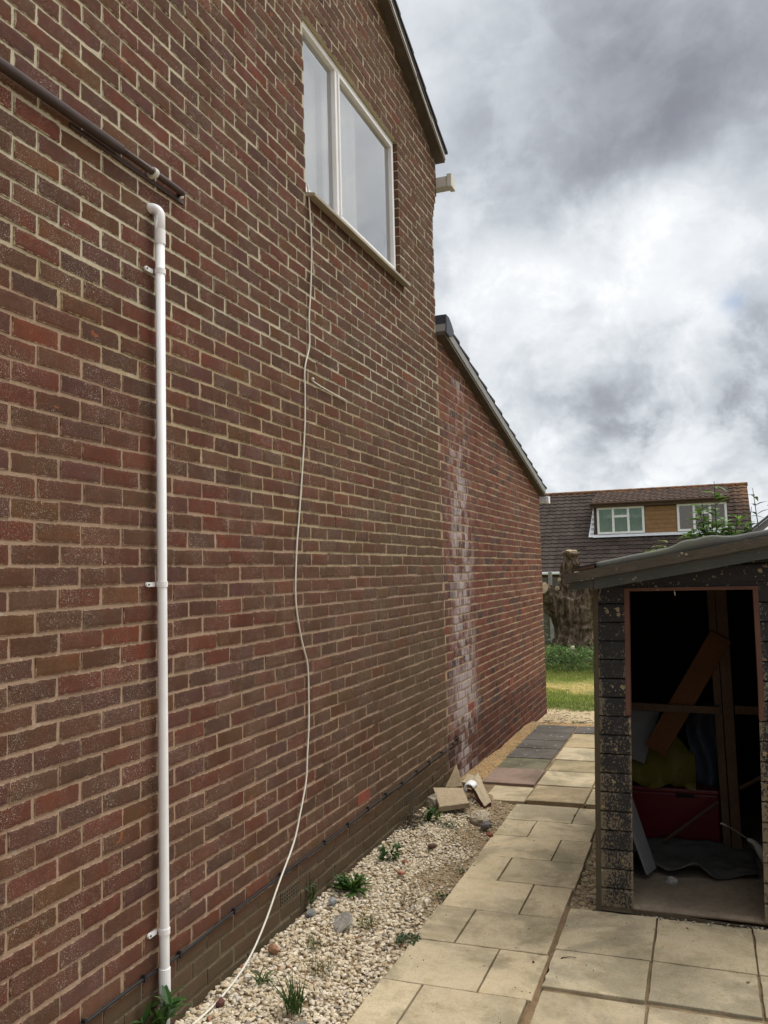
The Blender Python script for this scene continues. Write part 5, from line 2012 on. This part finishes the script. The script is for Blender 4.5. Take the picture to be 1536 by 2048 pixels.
def disc(c, n_, r, nm, seed):
    rg = random.Random(seed)
    n_ = Vector(n_).normalized()
    a = n_.orthogonal().normalized()
    b = n_.cross(a)
    c = Vector(c)
    mb = MB()
    m_ = 22
    rr = [r * rg.uniform(.9, 1.08) for _ in range(m_)]
    ring = [c + (a * math.cos(6.2832 * i / m_) + b * math.sin(6.2832 * i / m_)) * rr[i] for i in range(m_)]
    vs = [tuple(p) for p in ring] + [tuple(p + n_ * .035 + n_ * rg.uniform(-.008, .008)) for p in ring] + [tuple(c + n_ * .042)]
    f = [(i, (i + 1) % m_, m_ + (i + 1) % m_, m_ + i) for i in range(m_)] + [(m_ + i, m_ + (i + 1) % m_, 2 * m_) for i in range(m_)]
    mb.add(vs, f)
    return mb.build(nm, M['cut_wood'], tree)


disc(tp(-3.405, 1.43, -.35), (-.25, -.95, .35), .135, 'sawn_face', 1)
disc(tp(-2.80, 2.20), (.05, -.40, .95), .155, 'sawn_face', 2)
disc(tp(-3.04, 1.605, -.11), (-.7, -.7, .3), .045, 'sawn_face', 3)
disc(tp(-3.09, 1.415, -.19), (-.6, -.8, .2), .05, 'sawn_face', 4)

# weeds round the stump
mb = MB()
rg = random.Random(5)
for i in range(5200):
    x = rg.uniform(-4.2, -1.2)
    y = rg.uniform(16.1, 18.0)
    h = (.30 + .22 * fbm(x * 3, y * 2)) * smooth(16.0, 16.7, y)
    z = -.1 + h * rg.random() ** .7
    k = rg.uniform(.5, 1.3)
    q = fbm(x * 2.5, y * 3 + 2)
    c = (.085 * k, .155 * k, .036 * k) if q > .45 else (.052 * k, .10 * k, .034 * k)
    a = rg.uniform(0, 6.28)
    mb.leaf((x, y, z), (math.cos(a), math.sin(a), rg.uniform(.2, 1.5)), rg.uniform(.05, .13), rg.uniform(.012, .04), c, .8, .3, rg)
mb.build('weed_patch', M['leaf'], kind='stuff')
weed('nettle_clump', (-3.55, 18.6, -.1), 420, .13, .06, 'grey green leafy clump growing between the tree stump and the brick extension', 'plant', up=(0, 1), droop=.6, seed=61, stems=14, stemh=.75, spread=.3, colr=(.055, .095, .042))
mb = MB()
mb.tube([(-2.36, 16.5, .0), (-2.35, 16.48, .25), (-2.36, 16.47, .36)], .004, 5, (.12, .16, .06, 0))
v_, f_ = ICO[1]
for i in range(120):
    dvec = Vector((rg.gauss(0, 1), rg.gauss(0, 1), rg.gauss(0, 1))).normalized()
    p = Vector((-2.36, 16.47, .37))
    mb.leaf(p + dvec * .012, dvec, .034, .010, (.75, .75, .72), 0, .1, rg)
mb.build('dandelion_clock', M['leaf'], origin=(-2.36, 16.47, 0), label='round white dandelion seed head above the weeds by the stump', cat='weed')
# lawn
mb = MB()
for i in range(30000):
    y = 11.9 + 5.2 * rg.random()
    x = rg.uniform(-3.6, -1.0)
    n_ = fbm(x * 1.7 + 4, y * 1.9, 3)
    if y < 12.15 + .6 * (n_ - .5) and rg.random() > .12:
        continue
    dry = smooth(13.3, 14.0, y + 1.6 * (n_ - .5)) * (1 - smooth(14.7, 15.3, y + 1.6 * (n_ - .5)))
    k = rg.uniform(.7, 1.3)
    g_ = Vector((.19, .26, .055)).lerp(Vector((.26, .28, .08)), rg.random())
    if y < 12.7:
        g_ = g_.lerp(Vector((.09, .13, .04)), .5)
    if y > 15.4:
        g_ = g_.lerp(Vector((.19, .18, .07)), .5)
    s_ = Vector((.52, .42, .17))
    if dry > .6 and rg.random() < .45:
        continue
    c = g_.lerp(s_, dry * rg.uniform(.4, 1)) * k
    a = rg.uniform(0, 6.28)
    z0_ = ground_h(x, y)
    h = rg.uniform(.02, .05) * (1 + 1.2 * smooth(15.4, 16.3, y)) * (1 - .5 * dry)
    w = rg.uniform(.003, .006)
    ax, ay = math.cos(a), math.sin(a)
    lx_, ly_ = rg.uniform(-.6, .6) * h, rg.uniform(-.6, .6) * h
    mb.add([(x - ax * w, y - ay * w, z0_), (x + ax * w, y + ay * w, z0_), (x + lx_, y + ly_, z0_ + h)], [(0, 1, 2)], (*c, 0))
mb.build('lawn_grass', M['leaf'], kind='stuff')
# twigs on the sand
mb = MB()
for i in range(26):
    x, y = rg.uniform(-2.0, -1.25), rg.uniform(10.5, 11.8)
    a = rg.uniform(0, 6.28)
    l = rg.uniform(.05, .22)
    z = ground_h(x, y) + .012
    mb.tube([(x, y, z), (x + math.cos(a) * l * .5, y + math.sin(a) * l * .5 + .01, z + .01), (x + math.cos(a) * l, y + math.sin(a) * l, z)], .003, 5, (.07, .05, .035, 0))
mb.build('twigs', M['leaf'], kind='stuff')

# ------------------------------------------------------------------ fence
FY = 22.4
fence = empty('wooden_fence', (-3, FY, -.1), 'weathered grey horizontal board fence behind the tree stump', 'fence')
rng = random.Random(3)
mb = MB()
z = -.12
i = 0
while z < 1.56:
    h = rng.uniform(.13, .16)
    x = -9.0
    while x < 6:
        l = 1.83
        y = FY + rng.uniform(-.006, .006) + (i % 2) * .012
        mb.box(x + .004, x + l - .004, y, y + .018, z, z + h - rng.uniform(.004, .012))
        x += l
    z += h
    i += 1
mb.build('board_panel', M['fence_grey'], fence)
for x in (-9.05, -7.22, -5.39, -3.76, -1.93, -.1, 1.73, 3.56, 5.39):
    mb = MB()
    mb.box(x, x + .09, FY - .09, FY - .002, -.15, 1.80)
    mb.build('post', M['grey_plaster'], fence, bevel=.006)

# ------------------------------------------------------------------ bungalow beyond the fence
bun = empty('chalet_bungalow', (-3, 36, -.6), 'brown tiled bungalow with a wide flat fronted dormer beyond the fence', 'house')
BX0, BX1 = -12.0, 1.86
EY, EZ, RY, RZ = 33.0, 1.74, 37.0, 5.05


def tiles(mb, x0, x1, p0, p1, courses, colr, orange=None, tw=.30, thick=.035, skip=None):
    """courses of roll tiles from eaves p0=(y,z) up to ridge p1"""
    n = max(1, int((x1 - x0) / tw)) * 6
    dy, dz = p1[0] - p0[0], p1[1] - p0[1]
    L_ = math.hypot(dy, dz)
    ny, nz = -dz / L_, dy / L_
    rg = random.Random(int(abs(x0 * 100)) + courses)
    tint = {}
    for c in range(courses):
        t0, t1 = c / courses, (c + 1.15) / courses
        if c == courses - 1:
            t1 = 1.0
        vs, cs = [], []
        for i in range(n + 1):
            x = x0 + (x1 - x0) * i / n
            ph = i % 6
            w = (0, .5, 1.0, .5, 0, 0)[ph] * .028
            key = (c, i // 6)
            if key not in tint:
                tint[key] = rg.uniform(.75, 1.25)
            k = tint[key]
            o_ = orange(x, t0) if orange else 0
            for (t, hh) in ((t0, .0), (t0, thick + w), (t1, .004 + w)):
                y = p0[0] + dy * t + ny * hh
                z = p0[1] + dz * t + nz * hh
                vs.append((x, y, z))
                kk = k * (.55 if hh == 0 else 1)
                cs.append((colr[0] * k, colr[1] * k, colr[2] * k, o_))
        f = []
        for i in range(n):
            if skip and skip((x0 + (x1 - x0) * (i + .5) / n), t0):
                continue
            a = 3 * i
            f += [(a, a + 3, a + 4, a + 1), (a + 1, a + 4, a + 5, a + 2)]
        mb.add(vs, f, cs)


DX0, DX1, DY = -3.93, 1.02, 34.62
TC = (.056, .042, .036)


def org(x, t):
    return .4 * smooth(1.0, 1.7, x) * smooth(.45, .95, t) + .3 * smooth(.93, 1, t)


def dorm_skip(x, t):
    y = EY + (RY - EY) * t
    return DX0 < x < DX1 and y > DY + .05


mb = MB()
tiles(mb, BX0, BX1, (EY, EZ), (RY, RZ), 21, TC, org, skip=dorm_skip)
broof = mb.build('roof', M['tile'], bun)
mb = MB()
mb.add([(BX0, RY, RZ), (BX1, RY, RZ), (BX1, RY + 4, EZ), (BX0, RY + 4, EZ)], [(0, 1, 2, 3)], (*TC, 0))
mb.add([(BX1 - .06, EY + .1, EZ), (BX1 - .06, RY, RZ - .03), (BX1 - .06, RY + 3.9, EZ)], [(0, 1, 2)], (.2, .12, .09, 0))
mb.build('rear_slope', M['tile'], broof)
mb = MB()
for i in range(31):
    x = BX0 + (BX1 - BX0) * i / 31
    x2 = BX0 + (BX1 - BX0) * (i + 1) / 31
    k = .8 + .4 * hash2(i, 3)
    mb.tube([(x, RY, RZ + .0), (x2 + .03, RY, RZ + .008)], .085, 10, (.10 * k, .058 * k, .042 * k, .45))
mb.build('ridge_tiles', M['tile'], broof)
mb = MB()
mb.box(BX0, BX1 - .06, EY + .25, RY + 3.7, -.6, EZ + .05)
mb.build('wall', M['plain_brick'], bun)
mb = MB()
mb.box(BX0, BX1, EY - .14, EY - .02, EZ - .10, EZ - .0)
mb.build('gutter', M['upvc'], bun, bevel=.02)
# dormer
DZ0, DZ1 = 3.16, 4.36
dor = MB()
dor.box(DX0, DX1, DY + .02, RY - .2, EZ + .6, DZ1)
dr = dor.build('dormer', M['brown_fascia'], bun)
mb = MB()
tiles(mb, DX0 - .12, DX1 + .10, (DY - .22, DZ1 + .06), (RY - .05, RZ - .02), 7, (.046, .037, .034), lambda x, t: .15 + .4 * smooth(.8, 1, t), tw=.22, thick=.03)
mb.build('dormer_roof', M['tile'], dr)
mb = MB()
mb.box(DX0 - .10, DX1 + .08, DY - .20, DY - .17, DZ1 - .14, DZ1 + .05)
mb.box(DX0 - .10, DX1 + .08, DY - .17, DY + .02, DZ1 - .14, DZ1 - .12)
mb.build('fascia', M['brown_fascia'], dr)
mb = MB()
mb.tube([(DX0 - .12, DY - .24, DZ1 + .02), (DX1 + .1, DY - .24, DZ1 + .02)], .05, 8)
mb.build('gutter', M['brown_fascia'], dr)
mb = MB()
mb.box(DX0, DX1, DY - .004, DY + .018, DZ0, DZ1 - .12)
mb.build('timber_cladding', M['brown_fascia'], dr)
mb = MB()
for i in range(6):
    z0_ = DZ0 + i * .172
    mb.box(-1.99, -.80, DY - .030, DY - .006, z0_, z0_ + .160)
    mb.box(-1.99, -.80, DY - .012, DY - .005, z0_ + .16, z0_ + .172)
mb.build('timber_panel', M['cedar'], dr)
mb = MB()
mb.add([(DX0 - .05, DY - .19, DZ0 - .115), (DX1 + .05, DY - .19, DZ0 - .115), (DX1 + .05, DY - .035, DZ0), (DX0 - .05, DY - .035, DZ0)], [(0, 1, 2, 3)])
mb.add([(DX0 - .22, DY - .15, DZ0 - .09), (DX0 - .03, DY - .15, DZ0 - .09), (DX0 - .03, RY - .4, RZ - .2), (DX0 - .14, RY - .4, RZ - .2)], [(0, 1, 2, 3)])
simple('flashing', (0.62, 0.64, 0.67), 0.55, 0.3, 6, (0.7, 0.7, 0.7), 0.1)
mb.build('flashing', M['flashing'], dr)
# stepped white edge where the main roof meets the dormer cheek
mb = MB()
for i in range(9):
    t = (DY - EY) / (RY - EY) + (1 - (DY - EY) / (RY - EY)) * i / 9.5
    y = EY + (RY - EY) * t
    z = EZ + (RZ - EZ) * t
    mb.box(DX0 - .16, DX0 - .06, y - .06, y + .16, z + .05, z + .17)
mb.build('cheek_flashing', M['flashing'], dr)


def far_window(x0, x1, z0, z1, curt):
    mb = MB()
    y0_, y1_ = DY - .075, DY - .008
    w = (x1 - x0)
    a, b = x0 + w * .345, x0 + w * .665
    ring_frame_y(mb, x0, x1, z0, z1, y0_, y1_, .085)
    mb.box(a - .045, a + .045, y0_, y1_, z0 + .085, z1 - .085)
    mb.box(b - .045, b + .045, y0_, y1_, z0 + .085, z1 - .085)
    mb.box(a + .045, b - .045, y0_ - .01, y1_, z1 - .42, z1 - .33)
    o = mb.build('window', M['upvc'], dr)
    for (p, q, r_, s_) in ((x0 + .085, a - .045, z0 + .085, z1 - .085), (a + .045, b - .045, z0 + .085, z1 - .42), (a + .045, b - .045, z1 - .33, z1 - .085), (b + .045, x1 - .085, z0 + .085, z1 - .085)):
        mb = MB()
        mb.add([(p, DY - .05, r_), (q, DY - .05, r_), (q, DY - .05, s_), (p, DY - .05, s_)], [(0, 1, 2, 3)])
        mb.build('pane', M['glass_far'], o)
    mb = MB()
    n = 60
    vs = []
    for i in range(n + 1):
        x = x0 + .08 + (w - .16) * i / n
        yy = DY - .022 + .006 * math.sin(x * 27) + .005 * math.sin(x * 61 + 1)
        vs += [(x, yy, z0 + .07), (x + .02 * math.sin(x * 9), yy + .004, (z0 + z1) / 2), (x, yy, z1 - .07)]
    mb.add(vs, [(3 * i + k, 3 * i + 3 + k, 3 * i + 4 + k, 3 * i + 1 + k) for i in range(n) for k in range(2)])
    mb.build('curtain', curt, o, smooth=True)


def ring_frame_y(mb, x0, x1, z0, z1, y0, y1, w):
    mb.box(x0, x1, y0, y1, z0, z0 + w)
    mb.box(x0, x1, y0, y1, z1 - w, z1)
    mb.box(x0, x0 + w, y0, y1, z0 + w, z1 - w)
    mb.box(x1 - w, x1, y0, y1, z0 + w, z1 - w)


far_window(-3.80, -2.0, DZ0 + .01, DZ1 - .13, M['curtain_green'])
far_window(-.79, 1.0, DZ0 + .01, DZ1 - .13, M['curtain_brown'])

# ------------------------------------------------------------------ behind the shed
shrub = empty('shrub', (.35, 7.6, 0), 'leafy green shrub with long pointed leaves rising behind the shed roof', 'shrub')
rg = random.Random(12)
lf, stm = MB(), MB()


def spray(base, tip, nleaf, L, W, lf, stm, colr=(.085, .15, .05)):
    base, tip = Vector(base), Vector(tip)
    mid = base.lerp(tip, .5) + Vector((rg.uniform(-.04, .04), 0, .02))
    stm.tube([base, mid, tip], [.006, .005, .002], 6, (.10, .12, .05, 0))
    for i in range(nleaf):
        t = .15 + .85 * i / nleaf
        p = base.lerp(mid, t * 2) if t < .5 else mid.lerp(tip, t * 2 - 1)
        for sg in (0, 1):
            a = rg.uniform(0, 6.28) + sg * 3.14
            k = rg.uniform(.65, 1.35)
            up_ = rg.uniform(-.1, .9)
            if rg.random() < .3:
                cl = (colr[0] * 1.7 * k, colr[1] * 1.5 * k, colr[2] * 2.2 * k)
            else:
                cl = tuple(q * k for q in colr)
            l = L * rg.uniform(.6, 1.15) * (1.15 - .5 * t)
            lf.leaf(p, (math.cos(a), math.sin(a) * .8, up_), l, W * rg.uniform(.7, 1.1), cl, .7, .35, rg, 5)


for bx_, bz, tx_, tz, nl in [(.03, 1.75, .03, 2.40, 13), (.06, 1.75, .13, 2.56, 13), (.16, 1.7, .20, 2.28, 13), (.22, 1.7, .30, 2.30, 13), (.10, 1.7, -.02, 2.24, 12),
                             (.30, 1.7, .36, 2.22, 11), (.12, 1.7, .10, 2.24, 13), (-.06, 1.7, -.10, 2.14, 10), (.26, 1.7, .24, 2.20, 12), (.05, 1.7, .06, 2.16, 12), (.2, 1.6, .16, 2.16, 12),
                             (.35, 1.6, .33, 2.14, 10), (.0, 1.7, .04, 2.10, 12), (.18, 1.7, .27, 2.14, 12), (-.02, 1.7, -.05, 2.18, 9), (.09, 1.7, .0, 2.34, 10)]:
    spray((bx_, 7.6 + rg.uniform(-.15, .15), bz), (tx_, 7.55 + rg.uniform(-.15, .15), tz), nl, .20, .050, lf, stm, (.11, .19, .065))
for s_ in range(9):
    stm.tube([(.3 + rg.uniform(-.1, .1), 7.6, -.02), (.15 + .04 * s_ - .15, 7.6 + rg.uniform(-.1, .1), 1.75)], [.012, .006], 6, (.10, .085, .05, 0))
lf.build('foliage', M['leaf'], shrub)
stm.build('stem', M['leaf'], shrub)
shrub2 = empty('shrub', (-.4, 7.1, 0), 'small yellow green sprig peeping over the low end of the shed roof', 'shrub')
lf, stm = MB(), MB()
for bx_, tx_, tz in [(-.34, -.37, 2.03), (-.31, -.32, 2.07), (-.28, -.23, 2.10), (-.30, -.27, 2.04), (-.28, -.20, 2.06)]:
    spray((bx_, 7.1, 1.6), (tx_, 7.1 + rg.uniform(-.1, .1), tz), 9, .12, .034, lf, stm, (.15, .21, .05))
    stm.tube([(-.4, 7.1, -.02), (bx_, 7.1, 1.6)], [.008, .005], 6, (.10, .085, .05, 0))
lf.build('foliage', M['leaf'], shrub2)
stm.build('stem', M['leaf'], shrub2)
shrub3 = empty('shrub', (.7, 8.2, 0), 'tall thin leafy stems against the sky right of the bungalow roof', 'shrub')
lf, stm = MB(), MB()
for bx_, tx_, tz, nl in [(.46, .46, 2.55, 8), (.42, .44, 2.38, 6), (.62, .68, 2.60, 9), (.66, .62, 2.48, 7)]:
    spray((bx_, 8.2, 1.75), (tx_, 8.2 + rg.uniform(-.1, .1), tz), nl, .18, .042, lf, stm, (.08, .13, .065))
    stm.tube([(.7, 8.2, -.02), (bx_, 8.2, 1.75)], [.010, .006], 6, (.10, .085, .05, 0))
lf.build('foliage', M['leaf'], shrub3)
stm.build('stem', M['leaf'], shrub3)

# gabled outbuilding behind the shed, right edge
OB = empty('greenhouse', (1.3, 7.9, 0), 'grey framed gabled greenhouse roof showing at the right behind the shed', 'greenhouse')
GY = 7.55
ap, el, er_ = (1.30, 2.86), (.31, 2.07), (2.29, 2.07)
mb = MB()
for (p, q) in ((el, ap), (er_, ap)):
    sgn = 1 if p is el else -1
    dx_, dz_ = q[0] - p[0], q[1] - p[1]
    l = math.hypot(dx_, dz_)
    nx_, nz_ = -dz_ / l * sgn, dx_ / l * sgn
    w = .05
    mb.hexa([(p[0] - nx_ * w, GY, p[1] - nz_ * w), (q[0] - nx_ * w, GY, q[1] - nz_ * w), (q[0] - nx_ * w, GY + .05, q[1] - nz_ * w), (p[0] - nx_ * w, GY + .05, p[1] - nz_ * w),
             (p[0], GY, p[1]), (q[0], GY, q[1]), (q[0], GY + .05, q[1]), (p[0], GY + .05, p[1])])
mb.box(el[0], el[0] + .05, GY, GY + .05, 0, 1.93)
mb.box(er_[0] - .05, er_[0], GY, GY + .05, 0, 1.93)
mb.box(el[0] + .05, er_[0] - .05, GY, GY + .04, 1.90, 1.94)
mb.build('frame', M['verge_grey'], OB)
mb = MB()
mb.prism([(el[0] + .03, GY + .03, 1.94), (er_[0] - .03, GY + .03, 1.94), (ap[0], GY + .03, ap[1] - .06)], (0, .004, 0))
mb.box(el[0] + .05, er_[0] - .05, GY + .03, GY + .034, 0, 1.90)
mb.build('pane', M['glass_far'], OB)
mb = MB()
for (p, q) in ((el, ap), (ap, er_)):
    mb.hexa([(p[0], GY - .03, p[1] + .003), (q[0], GY - .03, q[1] + .003), (q[0], GY + 2.4, q[1] + .003), (p[0], GY + 2.4, p[1] + .003),
             (p[0], GY - .03, p[1] + .018), (q[0], GY - .03, q[1] + .018), (q[0], GY + 2.4, q[1] + .018), (p[0], GY + 2.4, p[1] + .018)])
mb.box(el[0], el[0] + .02, GY + .06, GY + 2.4, 0, 1.99)
mb.box(er_[0] - .02, er_[0], GY + .06, GY + 2.4, 0, 1.99)
mb.box(el[0] + .02, er_[0] - .02, GY + 2.38, GY + 2.4, 0, 1.99)
mb.build('roof', M['grey_board'], OB)
